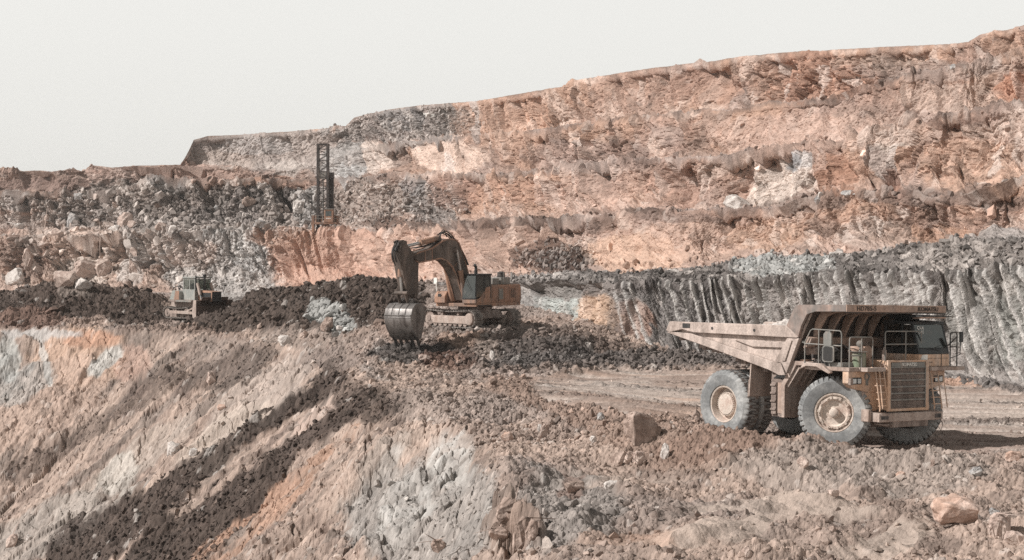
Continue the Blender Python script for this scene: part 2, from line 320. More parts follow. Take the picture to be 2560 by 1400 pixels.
# excavator-bucket ribs of the dark lower face: narrow raised ridges, irregularly spaced and leaning
rs = S+.95*(V-V[band.searchsorted(2)])*.33+.40*fbm(S/6, V/9, 24, 2)+.10*fbm(S/1.1, V/2.2, 26, 2)
rc = rs/.80; rj = np.floor(rc); rib = 0*rs
for o_ in (-1, 0, 1):
    q_ = (rj+o_).astype(np.int32); h1 = _h(q_, q_*0, 25); h2 = _h(q_, q_*0+3, 25)
    rib = np.maximum(rib, (h2 < .85)*np.exp(-((rc-(rj+o_+.15+.7*h1))/(.11+.08*h2))**2))
rdepth = (vn(rs/3.1, V*.03, 27)*.9+.35)
disp = disp*(1-.4*rib*mrb)+mrb*edge*(rib*.36*rdepth-.06*np.clip(fbm(rs/2.4, V/16, 28, 2)*1.5, -.5, 1))
lip = (B == 2)*sst(.84, .97, TT)*sst(1500, 1650, wx); disp = disp+lip*(.30+.35*fbm(S/1.2, V, 29, 3))
# dark hollow in the middle bench
disp = disp-1.5*ell(wx, wy, 1700,470,26,42, soft=.9)-.8*ell(wx, wy, 1385,600,18,30, soft=.9)-1.0*ell(wx, wy, 2240,455,20,30, soft=.9)-.9*ell(wx, wy, 1560,360,40,30, soft=.9)
# normals of the smooth form
def box(A, n, ax):
    w_ = [(0, 0)]*3; w_[ax] = (n, n); c_ = np.cumsum(np.pad(np.pad(A, w_, 'edge'), [(1, 0) if i == ax else (0, 0) for i in range(3)]), ax, dtype=np.float64)
    m_ = A.shape[ax]; sl1 = [slice(None)]*3; sl2 = [slice(None)]*3; sl1[ax] = slice(2*n+1, 2*n+1+m_); sl2[ax] = slice(0, m_)
    return (c_[tuple(sl1)]-c_[tuple(sl2)])/(2*n+1)
Pb = box(box(P, 12, 1), 8, 0)
N = np.cross(np.gradient(Pb, axis=1), np.gradient(Pb, axis=0)); N /= np.linalg.norm(N, axis=2, keepdims=True)+1e-9
N = np.where(N[..., 1:2] > 0, -N, N); N[..., 2] = np.clip(N[..., 2], 0, .75); N = N.astype(np.float32)
skyrow = (B >= 12).astype(np.float32)
disp = disp*(1-.75*skyrow)
WP = P+N*disp[..., None]
bq = np.exp(-((np.where(face > 0, 1-TT, TT*.22))/.05)**2)*np.isin(B, (5, 6, 7, 8, 9, 10))*(B < 11)      # low berm of spoil along every bench edge
bq = bq*np.clip(.55+.9*fbm(S/3.5, S*0, 320, 3), 0, 1.3)*np.where((B > 6)|(px > 1000), 1, .3)
bq = bq*(1-.85*ell(px, py, 1790, 393, 150, 26, soft=.6))
bq = bq*np.where((B >= 9)&(px < 1100), .15, 1)
WP[..., 2] += bq*.75*(.22+.5*np.clip(fbm(S/.9, V/.9, 321, 4, .65), -.5, 1)+.25*cl2)*np.minimum(sc, 1.25)
# --- colour of the rock bodies, with shade on rims and far-left face painted in
C = np.zeros((R, K, 3), np.float32)
C = put(C, (188,150,130), np.ones((R, K), np.float32))
n_ = fbm(S/12, V/8, 40, 4); C = put(C, (188,160,147), sst(0, .3, n_)*.8); C = put(C, (200,157,130), sst(0, .3, -n_)*.8)
n_ = fbm(S/4, V/2.5, 41, 4); C = put(C, (172,142,126), sst(.1, .35, n_)*.7); C = put(C, (222,192,174), sst(.12, .4, -n_)*.7)
C = put(C, (176,158,150), (1-face)*.7)                # dust and rubble lying on the benches
foot = face*(1-sst(.12, .42+.2*n_, TT)); C = put(C, (190,160,144), foot*.7)
crown = (B < 11)*face*sst(.90, .98, TT+.05*n_); C = put(C, (128,102,90), crown*.6*sst(-.2, .25, fbm(S/3, V/1.2, 311, 4)))  # dark rim: brown rubble plus the shadow of its berm, painted in
for a, c, s in [
    ((680,375,260,58), (178,165,158), .85), ((560,400,90,30), (196,174,160), .5), ((640,360,100,20), (196,188,184), .5),
    ((1000,305,190,62), (170,160,155), .75), ((1010,300,60,35), (142,140,140), .55), ((1072,281,14,5), (225,222,215), .9), ((1120,300,50,40), (170,158,150), .6), ((905,330,40,30), (150,140,134), .5),
    ((880,400,75,45), (182,176,172), .8), ((940,395,35,42), (228,205,190), .8), ((985,385,25,30), (160,135,122), .8), ((870,430,50,25), (200,198,196), .7), ((720,420,50,25), (205,190,180), .7),
    ((1115,390,85,46), (228,196,176), .9), ((1110,400,20,25), (232,215,205), .6), ((1250,300,110,70), (215,170,142), .6), ((1185,300,14,60), (190,178,172), .7),
    ((95,462,125,26), (152,124,112), 1), ((100,434,120,14), (160,132,118), .9), ((430,430,220,22), (186,152,136), .85), ((330,450,70,30), (196,172,160), .6),  # first two: shade of the far-left face, painted as dark brown
    ((60,520,110,45), (196,164,146), .8), ((30,505,35,30), (178,172,168), .7), ((480,525,390,70), (158,145,137), .9), ((230,560,240,30), (176,162,154), .7), ((690,490,110,38), (112,102,98), .8), ((560,540,90,28), (140,130,126), .6), ((790,520,50,60), (192,186,182), .8), ((640,455,170,9), (186,142,118), .7),
    ((420,460,50,15), (190,184,180), .7), ((330,480,60,18), (140,120,108), .5),
    ((920,510,110,62), (180,160,148), .9), ((1080,515,75,58), (160,152,147), .8), ((1040,470,40,25), (138,134,134), .6), ((1130,480,50,45), (172,130,110), .6), ((1000,560,110,16), (120,92,78), .8),
    ((230,650,280,80), (204,174,156), .85), ((60,640,90,50), (150,120,106), .6), ((200,680,70,45), (222,205,192), .7), ((330,650,40,70), (216,208,202), .6), ((420,620,120,35), (205,195,188), .5),
    ((560,670,140,95), (190,184,179), .85), ((640,640,50,50), (204,200,197), .6), ((500,640,60,40), (205,175,158), .6),
    ((850,655,175,75), (212,166,142), .95), ((720,600,90,22), (205,160,134), .7), ((1060,640,160,60), (216,176,154), .8), ((1330,640,120,60), (208,170,148), .6),
    ((1345,640,70,42), (125,96,82), .8), ((1410,655,70,35), (98,76,66), .95), ((1500,560,60,18), (110,86,74), .6), ((1350,552,70,9), (96,76,66), .8), ((1560,532,110,8), (90,70,60), .8), ((1210,560,70,10), (110,86,74), .7),
    ((1590,640,120,50), (222,180,152), .8), ((1750,600,140,55), (216,176,152), .6), ((1700,545,120,12), (140,114,102), .6), ((1420,385,110,45), (178,150,138), .6), ((1480,420,90,25), (196,172,160), .5), ((1560,385,60,35), (150,122,110), .6),
    ((1300,480,150,30), (196,150,124), .6), ((1480,490,120,50), (208,172,154), .6), ((1680,470,70,60), (190,150,130), .6),
    ((1940,450,105,60), (226,206,192), .9), ((1980,405,50,25), (214,206,202), .8), ((1962,408,36,20), (140,139,142), .7), ((2090,440,60,50), (180,130,102), .8), ((2230,400,40,60), (176,168,164), .6), ((2240,355,60,28), (218,198,184), .8), ((2240,460,22,40), (150,104,82), .7),
    ((2030,190,170,58), (178,132,108), .8), ((1900,215,40,60), (200,160,136), .5), ((1760,210,70,50), (184,142,120), .6), ((2330,170,200,26), (176,152,140), .7), ((2200,150,100,18), (196,168,150), .5), ((2530,215,50,45), (204,142,108), .8), ((2510,110,60,35), (204,162,136), .8),
    ((2150,330,220,42), (206,174,156), .6), ((1960,330,200,50), (208,170,150), .7), ((2380,240,130,40), (212,182,164), .7), ((2330,300,110,12), (150,116,100), .7), ((2440,420,140,80), (206,162,134), .7), ((2330,590,160,35), (196,150,120), .7), ((2500,590,80,45), (168,162,158), .8), ((2180,585,90,40), (190,166,152), .6),
    ((2350,490,220,22), (130,108,98), .7), ((2030,505,110,18), (142,118,106), .7), ((1900,590,90,45), (206,164,136), .6)]:
    C = put(C, c, reg(*a)*s*(1-low))
C = put(C, (124,102,91), np.clip(bq*1.3, 0, 1)*.7*sst(-.4, .2, fbm(S/1.5, V/.8, 322, 4)))
C = put(C, (176,146,128), (B == 12)*.8)
# lower cut: pale to orange on the left, dark grey with bright ribs on the right, loose shelf on top
C = np.where(low[..., None], put(C, (166,156,150), np.ones((R, K), np.float32)), C)
for a, c, s in [((1330,760,110,90), (176,176,172), 1), ((1400,770,60,60), (198,202,196), .8), ((1500,790,70,62), (216,176,144), .95), ((1455,800,22,70), (222,186,160), .8), ((1540,850,90,34), (130,112,100), .9), ((1440,720,200,24), (142,130,124), .8),
                ((1230,740,90,60), (168,160,155), .9), ((2480,780,120,140), (150,146,140), .8), ((2540,790,50,110), (172,172,164), .4), ((1690,790,150,110), (128,122,120), .6)]:
    C = put(C, c, reg(*a)*s*low)
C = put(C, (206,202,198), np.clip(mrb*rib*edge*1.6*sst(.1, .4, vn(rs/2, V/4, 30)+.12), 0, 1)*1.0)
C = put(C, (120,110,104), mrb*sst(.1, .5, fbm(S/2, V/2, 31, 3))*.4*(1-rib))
C = put(C, (206,150,120), mrb*reg(1585,810,40,60)*.5)
shelf = (B == 3)*1.0
C = put(C, (124,115,110), shelf*.9); C = put(C, (80,72,68), shelf*sst(.0, .4, fbm(S/2.5, V/1.5, 34, 3))*.7)
C = put(C, (192,192,188), shelf*reg(1960,662,140,24)*.75); C = put(C, (160,148,140), shelf*reg(2420,640,170,40)*.8); C = put(C, (182,172,166), shelf*reg(1380,692,110,10)*.7)
C = put(C, (78,70,67), lip*.6); C = put(C, (118,110,106), (B == 1)*(wx > 1480)*.9); C = put(C, (150,130,115), (B == 1)*reg(1560,880,70,30)*.7)
# each block its own shade, dark open joints
amp = np.clip(BL+RU*.6, 0, 1.2)
C = C*(1+.22*(id1-.5)*np.clip(BL, 0, 1)+.30*(id2-.5)*amp+.34*(id3-.5)*amp+.25*(cid1-.5)*RU+.2*(cid2-.5)*RU)[..., None]
C = C*(1+.25*fbm(S/.7, V/.5, 36, 3, .7))[..., None]
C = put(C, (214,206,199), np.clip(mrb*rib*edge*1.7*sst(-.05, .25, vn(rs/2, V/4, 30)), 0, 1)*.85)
C = put(C, (226,212,202), np.clip((id2 > .9)*BL+(cid1 > .92)*RU, 0, 1)*.5)
C = np.clip(C, .01, .9)
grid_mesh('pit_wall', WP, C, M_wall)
WALL = (WP, px, py); WC = C; WB = B; WF = face; WT = TT; WR = reg; WLOW = low
wx_w, wy_w = wx, wy
def wreg(*a, **k): return ell(wx_w, wy_w, *a, **k)
# ================================================================== GROUND: pit floor, spoil heaps and the slope into the pit
M_ground = earth_mat('broken_earth', bump=.7, scale=9.0, var=.2, dist=.06)
ctl = []
def g(px, py, D=None, z=None):
    if D is None: D = (CZ-z)*F/(py-HZ)
    elif z is None: z = CZ+(HZ-py)/F*D
    ctl.append(((px-1280)/F*D, D, z))
for px_, py_ in [(2700,1060),(2560,1060),(2500,1180),(2560,1010),(2700,1010),(2300,1000),(2200,985),(2050,1000),(1900,950),(1700,960),(1600,935),(1500,960),(1450,940),(1640,1010),(1740,1030),(2700,1110),(1350,955),(1900,1040),(2100,1050)]: g(px_, py_, z=-.05)
for p_ in [(4.95,-2.1),(5.1,2),(0,-2.2),(0,2),(7.5,0),(3,4),(9,-3),(2.5,-3.3)]:      # under the truck
    ctl.append((10.2+p_[0]*.6135+p_[1]*.789, 67.8-p_[0]*.789+p_[1]*.6135, .05-.026*p_[1]+.009*p_[0]))
for a in [(1262,958,90),(1400,985,81),(1480,1002,76),(1540,1030,71),(1610,1062,66.5),(1680,1062,64.5),(1760,1080,61.5),(1840,1102,60),(1950,1118,60),(2080,1120,59.5),(2250,1140,58),(2400,1150,57.5),(2500,1135,57.5),(2600,1120,57)]: g(*a)
for a in [(1200,990,-.35),(1300,1060,-.2),(1450,1110,-.35),(1600,1185,-.3),(1800,1222,-.3),(2000,1240,-.25),(2200,1235,.0),(2450,1240,.05),(2650,1225,.1),(1500,1250,-.1),(1800,1270,-.15),(2100,1290,-.1),(2400,1290,.1),(2650,1300,.1),(1500,1420,0),(1900,1420,0),(2300,1420,.1),(2650,1420,.2),(1700,1700,0),(2400,1700,.2)]: g(a[0], a[1], z=a[2])
# left plateau with its dark heaps
for a in [(190,712,171),(100,718,172),(0,742,172),(-200,760,175),(250,718,170),(310,738,168),(350,758,167),(395,785,165),(200,760,166),(80,780,165),(290,790,163),(160,800,161),(-150,810,163)]: g(*a)
for a in [(420,796,161),(460,795,160),(520,800,158),(440,760,178),(480,765,178),(600,770,180)]: g(*a)
for a in [(545,778,160),(600,752,160),(640,737,158),(700,727,156),(740,722,155),(830,709,150),(900,706,147),(980,707,142),(1030,722,139),(1070,745,136),(700,790,141),(620,800,143),(800,832,129),(740,850,124),(900,800,125),(870,850,118),(950,790,123),(960,870,111.5)]: g(*a)
for x_, d_ in [(-900,215),(0,212),(500,205),(800,200),(900,185),(1100,160),(400,188),(100,190),(700,180)]: g(x_, None, D=d_, z=.8) if False else ctl.append(((x_-1280)/F*d_, d_, .9))
# excavator pad, digging hollow, heap in front
for a in [(1060,805,117),(1120,818,117),(1200,815,119),(1290,818,115),(1290,812,122),(1200,828,112.5),(1130,835,112.5),(1060,842,112.5),(1330,818,115),(1400,812,117),(1440,830,114),(1330,836,111.5),(1420,850,110),(1250,838,111.5)]: g(*a)
for a in [(1010,880,109),(1060,882,109.5),(1100,895,107.5),(1150,915,105),(1250,928,103),(1340,925,103.5),(1430,925,104),(1520,920,106),(1000,905,106),(1480,895,108.5)]: g(*a)
for a in [(1180,880,107.5),(1260,868,108.5),(1330,875,108),(1400,880,108)]: g(*a)
# rim of the plateau above the pit slope: (px, py, D)
rim = [(-500,812,168),(-200,812,163),(0,816,159),(150,822,155),(300,826,152.5),(450,830,150),(540,838,144),(620,851,137),(700,868,129.5),(780,890,122),(850,915,112),(900,940,102),(970,972,92.5),(1050,1010,82),(1120,1042,76),(1180,1080,70),(1240,1136,62),(1290,1200,55),(1345,1290,47),(1390,1400,40.5),(1430,1560,33)]
RM = np.array([((a-1280)/F*d, d, CZ+(HZ-b)/F*d) for a, b, d in rim])
for r_ in RM: ctl.append(tuple(r_))
ctl = np.array(ctl)
def rbf_fit(c):
    n = len(c); d = np.hypot(c[:, None, 0]-c[None, :, 0], c[:, None, 1]-c[None, :, 1])
    A = np.zeros((n+3, n+3)); A[:n, :n] = -d-np.eye(n)*.6; A[:n, n] = 1; A[:n, n+1] = c[:, 0]/50; A[:n, n+2] = c[:, 1]/50; A[n:, :n] = A[:n, n:].T
    b = np.zeros(n+3); b[:n] = c[:, 2]; return np.linalg.solve(A, b)
RW = rbf_fit(ctl)
def base_h(x, y):
    out = np.full(x.shape, RW[-3], np.float32)+(RW[-2]*x/50+RW[-1]*y/50).astype(np.float32)
    for (cx, cy, cz_), w_ in zip(ctl, RW[:-3]):
        out -= np.float32(w_)*np.sqrt((x-np.float32(cx))**2+(y-np.float32(cy))**2+.35)
    return out
def rim_dist(x, y):
    """signed distance outside the rim (+ = over the pit), height of the rim there, arc length"""
    bd = np.full(x.shape, 1e9, np.float32); rz = np.zeros_like(bd); sg = np.zeros_like(bd); sa = np.zeros_like(bd); acc = 0
    for a, b in zip(RM[:-1], RM[1:]):
        dx, dy = b[0]-a[0], b[1]-a[1]; L_ = math.hypot(dx, dy)
        t = np.clip(((x-a[0])*dx+(y-a[1])*dy)/(L_*L_), 0, 1)
        ex = x-(a[0]+t*dx); ey = y-(a[1]+t*dy); d = np.hypot(ex, ey); m = d < bd-1e-4
        bd = np.where(m, d, bd); rz = np.where(m, a[2]+t*(b[2]-a[2]), rz); sa = np.where(m, acc+t*L_, sa)
        sg = np.where(m, np.where(dx*(y-a[1])-dy*(x-a[0]) < 0, 1., -1.), sg); acc += L_
    return bd*sg, rz, sa
D_ = [30.]
while D_[-1] < 178: D_.append(D_[-1]*(1.0010 if 64 < D_[-1] < 150 else 1.0014))
D_ += list(np.linspace(180, 262, 40))
D_ = np.array(D_, np.float32)
gc = np.concatenate([np.linspace(-900, -200, 50, endpoint=False), np.arange(-200, 2740, 2.3), np.linspace(2740, 3500, 50)]).astype(np.float32)
Y = np.repeat(D_[:, None], len(gc), 1); X = (gc[None, :]-1280)/F*Y
X = X.astype(np.float32)
wob = 1.6*fbm(X/7, Y/9, 60, 3)
sd_, rz, sa = rim_dist(X, Y); sdw = sd_+wob*np.clip(np.abs(sd_)/4+.3, 0, 1)
Hb = base_h(X, Y)
inside = 1-sst(-1.5, 1.0, sdw)
over = np.maximum(sdw, 0)
# the first metres of the rim on the far left are a steep cut face, further down and to the right loose slope at rest
cut = (1-sst(18, 26, sa+3*fbm(X/4, Y/4, 61, 3)))
drop = .76*over+cut*(.75*np.minimum(over, 6.5))*sst(0, 1.5, over)-.35*np.exp(-over/1.5)*0
Z = Hb*inside+(rz-0*over)*(1-inside)-drop
px = 1280+F*X/Y; py = HZ+F*(CZ-Z)/Y
# long gullies and ridges running down the slope
gul = fbm(sa/3.2+.4*fbm(X/5, Y/5, 62, 2), over/22, 63, 4, .55)
Z = Z+sst(0, 3, over)*(gul*1.45+.22*fbm(sa/1.1, over/9, 163, 3))
px = 1280+F*X/Y; py = HZ+F*(CZ-Z)/Y
wx = px+16*fbm(X/2.2, Y/2.2, 64, 4)*np.clip(70/Y, .4, 1.5); wy = py+14*fbm(X/2.2, Y/2.2, 65, 4)*np.clip(70/Y, .4, 1.5)
wx = wx+9*fbm(X/.6, Y/.6, 164, 3)*np.clip(60/Y, .3, 1.5); wy = wy+9*fbm(X/.6, Y/.6, 165, 3)*np.clip(60/Y, .3, 1.5)
nf = .5*fbm(X/1.1, Y/1.1, 400, 4, .7)+.3*fbm(X/4, Y/4, 401, 3)
def reg(*a, **k):
    k.setdefault('soft', .5); return sst(.3, .7, ell(wx, wy, *a, **k)*1.02+nf*.8*(ell(wx, wy, *a, soft=.9) > 0))
def st(*p, soft=.6):
    return sst(.3, .7, cap(wx, wy, p, soft)*1.02+nf*.95*(cap(wx, wy, p, .9) > 0))
slope = sst(-.3, .8, sdw)
far = sst(96, 112, Y)
# --- masks
rd = Y+.30*X
S1 = st((900,865,45),(820,960,26),(760,1005,20),(675,1055,20),(525,1160,24),(425,1235,40),(325,1305,55),(190,1385,70))
S2 = st((930,985,30),(895,1020,20),(820,1062,20),(725,1120,22),(672,1195,38),(600,1260,55),(500,1330,70),(400,1400,80))
S3 = st((660,880,36),(590,930,38),(470,955,26),(425,940,28),(370,985,28),(300,1035,22),(180,1110,22),(40,1180,24))
S4 = st((1000,960,60),(930,1010,55),(880,1000,50))
OR_ = st((890,1068,14),(825,1125,20),(740,1215,22),(650,1300,26),(520,1400,36))
dark = np.clip(np.maximum.reduce([S1, S2, .5*S3, .7*S4])+.25*fbm(X/1.2, Y/1.2, 166, 3)*np.maximum(S1, S2), 0, 1)*slope
heapL = (np.maximum.reduce([reg(190,762,230,50), reg(60,775,120,45), reg(330,790,110,28)]))*(1-slope)
heapR = (np.maximum.reduce([reg(800,770,250,62), reg(960,740,110,50), reg(640,790,120,40), reg(560,812,120,20)]))*(1-slope)*(wx < 1075)
road = (1-slope)*sst(0, 1, ((wy-915)/20))*np.clip(reg(1750,975,430,62, soft=.15)+reg(2350,1040,330,68, soft=.12)+reg(2350,1115,260,20), 0, 1)*(Y > 58)
berm = reg(1330,985,120,38,12)+reg(1500,1040,150,55,14)+reg(1700,1110,230,60,8)+reg(1950,1130,200,24,3)
berm = np.clip(berm, 0, 1)*(1-road)
toe = reg(1640,905,420,22)*(1-slope)
soft_ = np.clip(reg(1960,1292,230,26)+reg(1750,1360,260,18,-6)+reg(2200,1360,160,16,-10)+.7*reg(1560,1200,180,16), 0, 1)
pale = np.clip(reg(1125,1140,60,80,35)+.8*reg(1010,1280,50,90,38)+.6*reg(940,1200,22,110,38), 0, 1)*slope
# --- displacement
cd = np.clip(Y/60, .75, 1.9)
A = .7+.3*fbm(X/3, Y/3, 66, 3)
A = A+(.95-A)*dark; A = A+(.8-A)*np.clip(heapL+heapR, 0, 1); A = A+((.10+.5*sst(.05, .4, fbm(rd/1.6+7, X/8, 95, 5, .6)))-A)*road; A = A+(.15-A)*np.clip(soft_, 0, 1)*.85
A = A+(.22-A)*pale; A = A+(.9-A)*toe; A = A+(.8-A)*berm*.7
lite = slope*(1-dark)*sst(0, 1, (Y-60)/30)*(wx < 900); A = A+(.5-A)*lite
A = A+(.75-A)*reg(1060,880,120,40)
fm = sst(78, 98, Y)
def two(a, b): return [u+(v-u)*fm for u, v in zip(a, b)]
c1, i1 = two(clods(X/.62, Y/.62, 70, p=.8), clods(X/1.05, Y/1.05, 70, p=.85)); c2, i2 = two(clods(X/.30+.3*c1, Y/.30, 71, .25, .65), clods(X/.52+.3*c1, Y/.52, 171, .25, .65))
c3, i3 = two(clods(X/.15, Y/.15, 72, .25, .65), clods(X/.29, Y/.29, 172, .25, .65))
hump = .36*fbm(X/4.5, Y/4.5, 73, 3)+.30*fbm(X/1.7, Y/1.7, 74, 3)+.22*np.clip(.55-np.abs(fbm(X/3+9, Y/3, 174, 3))*3, -.3, 1)
nearfg = sst(0, 1, (62-Y)/6)*(1-slope)
hum = (1-road)*(.5+.9*np.clip(heapL+heapR+nearfg+slope*.6, 0, 1))
hum = hum*(1-.9*(np.hypot(X-12.5, Y-65)<6))
Z2 = Z+hump*hum+A*(.27*c1+.24*c2+.15*c3*(1-.45*slope))*cd**.8
Z2 = Z2+.05*fbm(X/.5, Y/.5, 75, 4, .65)*(1-.6*road)*(1-.6*slope)+.16*slope*fbm(X/.9, Y/1.5, 175, 4, .6)
# angular rock of the steep cut and of the pale pit face
bkA, ib = blocks((X+.6*Z)/1.5, (Y+.8*Z)/2.2, 76); bkB, ib2 = blocks((X+.5*Z)/.6, (Y+.7*Z)/1.1, 77)
Z2 = Z2+slope*np.clip(cut+pale*.3+.3*(1-dark), 0, 1)*(.6*bkA+.26*bkB)
# wheel ruts of the haul road
rd = (Y+.30*X); rut = fbm(rd/.8, (X-.3*Y)/24, 78, 3, .6)
rt = 0*rd
for q_, w0 in ((8, .5), (10.3, .5), (13.5, .45), (16, .5), (19.4, .5), (22, .55), (27, .6), (30, .6), (36, .6), (39, .6)):
    e_ = (Y+.30*X+1.1*fbm(X/14, X*0+q_, 601, 2))-(66+q_); rt = rt+np.exp(-(e_/w0)**2)*-1+.8*np.exp(-((np.abs(e_)-w0*1.7)/(w0*.5))**2)
rt = rt*(.6+.8*vn(X/9, rd/4, 602)); Z2 = Z2+road*.11*rt*(1-.7*(np.hypot(X-12.5, Y-65) < 7))
Z2 = Z2+road*.10*rut+road*.03*fbm(X/.3, Y/.3, 79, 3)
# crossing grouser tracks in the near ground
tr = np.abs(((X*.85+Y*.35)/.42) % 1-.5); Z2 = Z2+.045*nearfg*soft_*(tr-.25)
# outcrop of fractured brown rock at the bottom edge
oc = reg(1290,1335,75,48)*(Y < 60); Z2 = Z2+oc*(.55+1.1*blocks((X+Y*.3)/.55, Y/.7, 81)[0])*.8
G = np.stack([X, Y, Z2], 2)
# --- colour
R, K = X.shape; C = np.zeros((R, K, 3), np.float32)
C = put(C, (178,153,138), np.ones((R, K), np.float32))
n_ = fbm(X/6, Y/8, 90, 4); C = put(C, (168,150,140), sst(0, .3, n_)*.7); C = put(C, (196,168,150), sst(0, .3, -n_)*.7)
C = put(C, (138,118,107), sst(.05, .4, fbm(X/1.5, Y/1.5, 91, 4))*.65)
C = put(C, (178,152,136), slope*.8)
str_ = fbm(sa/1.4, over/16, 92, 5, .65)
C = put(C, (204,177,159), slope*sst(.0, .3, str_)*.6); C = put(C, (142,126,116), slope*sst(.0, .25, -str_)*.75); C = put(C, (124,102,92), slope*sst(.1, .35, fbm(X/1.3, Y/1.3, 502, 4, .65))*.55)
for a, c, s in [((200,890,120,75), (216,176,148), .8), ((230,850,70,22), (206,150,116), .7), ((120,1000,190,80,-35), (204,172,152), .7), ((330,905,50,50), (200,160,140), .6), ((265,900,58,20,-38), (202,206,202), .7), ((20,900,36,60), (194,198,194), .65), ((100,835,100,12), (196,190,186), .8), ((112,900,10,70,-10), (218,214,208), .7), ((50,960,90,40,-30), (176,174,170), .6),
                ((640,1000,170,60,-38), (190,172,160), .7), ((560,1100,150,50,-38), (204,184,168), .7), ((300,1180,220,40,-36), (196,178,164), .6), ((290,1190,50,60,30), (212,206,196), .5), ((760,1080,110,28,-48), (206,178,162), .9), ((100,1330,200,60,-25), (178,166,156), .7), ((560,900,90,60), (150,132,122), .6),
                ((1060,1290,200,150), (166,159,153), .8), ((960,1150,90,40,-40), (180,164,152), .7), ((1090,1020,120,40), (176,156,144), .8), ((1160,950,110,30), (160,148,142), .7), ((960,930,60,25), (150,140,134), .6), ((820,900,80,30), (138,122,114), .7)]:
    C = put(C, c, reg(*a)*s*sst(-2.5, -.5, sdw))
C = put(C, (190,183,176), pale*.6); C = put(C, (200,195,189), pale*sst(.05, .35, fbm(X, Y, 93, 4))*.7)
C = put(C, (82,68,61), np.clip(dark*1.15, 0, 1)*.88)
C = put(C, (190,148,122), OR_*slope*.95*sst(-.5, .1, fbm(X/1.2, Y/1.2, 501, 4)))
C = put(C, (86,71,63), heapL*.93); C = put(C, (140,108,93), (1-slope)*reg(70,800,110,24)*.8); C = put(C, (176,148,132), (1-slope)*reg(215,806,60,14)*.9); C = put(C, (178,160,148), (1-slope)*reg(190,735,40,10)*.5)
C = put(C, (86,72,64), heapR*.93); C = put(C, (150,126,112), (1-slope)*st((300,828,8),(420,826,9),(520,830,8),(600,842,8))*.9)
C = put(C, (150,134,124), (1-slope)*reg(760,850,110,26)*.6)
C = put(C, (184,184,180), (1-slope)*np.maximum(reg(815,790,40,28), reg(850,815,36,18))*.75)
C = put(C, (168,140,124), (1-slope)*reg(1000,830,60,30)*.7)
C = put(C, (122,104,94), (1-slope)*reg(1290,872,260,48)*.85); C = put(C, (178,146,126), (1-slope)*reg(1150,850,60,18)*.7); C = put(C, (104,96,92), (1-slope)*reg(1360,880,120,36)*.7); C = put(C, (170,152,140), reg(1215,885,26,34)*.6)  # excavator heap: brown soil, with the shade on its right flank painted grey
C = put(C, (150,134,124), (1-slope)*reg(1230,828,180,10)*.7)
C = put(C, (84,80,78), reg(1030,885,110,26)*.85); C = put(C, (124,84,64), reg(1130,905,70,22)*.5)  # bucket's shade painted dark on the ground, then brown soil
C = put(C, (112,104,100), toe*.85); C = put(C, (120,112,108), reg(2440,975,180,26)*(1-road)*.8); C = put(C, (205,160,132), reg(2400,960,50,34)*(Y > 70)*.8)
C = put(C, (196,176,162), road*.95); C = put(C, (212,170,142), road*sst(.05, .35, fbm(rd/2, X/9, 94, 4))*.6*(wx < 2000)); C = put(C, (132,118,110), road*sst(.0, .3, fbm(rd/1.6+7, X/8, 95, 5, .6))*.8); C = put(C, (160,132,116), road*sst(.0, .35, fbm(X/5, Y/8, 195, 4))*.6)
C = put(C, (216,202,190), road*sst(.1, .35, -rut)*.4); C = put(C, (216,200,188), road*np.clip(-rt, 0, 1)*.6); C = put(C, (138,116,104), road*np.clip(rt, 0, 1)*.5)
C = put(C, (168,140,126), road*reg(2330,1112,260,26)*.7)
C = put(C, (168,138,120), berm*.8); C = put(C, (150,118,100), reg(1780,1120,130,40)*(1-road)*.6)
C = put(C, (198,177,161), soft_*(1-slope)*.6); C = put(C, (160,153,147), (1-slope)*reg(1400,1300,150,110)*.6)
C = put(C, (168,154,144), (1-slope)*reg(2150,1180,330,50)*.6); C = put(C, (196,158,134), reg(1560,1375,130,40)*.6)
C = put(C, (150,124,108), oc*.7); C = put(C, (140,110,96), reg(1435,1222,36,24)*.7)
C = C*(1+.30*(i1-.5)*(c1 > 0)*A+.34*(i2-.5)*A+.30*(i3-.5)*A+.15*fbm(X/.25, Y/.25, 96, 3, .7)*(1-.5*slope)+.26*slope*fbm(X/.7, Y/1.4, 196, 4, .65))[..., None]
C = put(C, (205,196,188), ((i2 > .95)&(c2 > .02))*.5*A)
C = np.clip(C, .01, .9)
ground = grid_mesh('ground', G, C, M_ground)
PXG = (G, 1280+F*G[..., 0]/G[..., 1], HZ+F*(CZ-G[..., 2])/G[..., 1])
def gz(x, y):
    """height of the built ground at x, y"""
    j = np.searchsorted(D_, y)-1; j = int(np.clip(j, 0, len(D_)-2)); p_ = 1280+F*x/y; i = int(np.clip(np.searchsorted(gc, p_)-1, 0, len(gc)-2))
    return float(G[j:j+2, i:i+2, 2].mean())
# broad plain round the pit, out to the horizon
def sheet(name, pts, z, mat_c):
    me = bpy.data.meshes.new(name); me.from_pydata([(a, b, z) for a, b in pts], [], [tuple(range(len(pts)))])
    a = me.color_attributes.new('Col', 'FLOAT_COLOR', 'POINT'); a.data.foreach_set('color', np.tile(np.append(s2l(mat_c)*ALB, 1), len(pts)).astype(np.float32))
    me.materials.append(M_ground); o = bpy.data.objects.new(name, me); COL.objects.link(o); o['kind'] = 'structure'; return o
sheet('terrain', [(-950,-300),(950,-300),(950,1400),(-950,1400)], -34, (186,166,153))
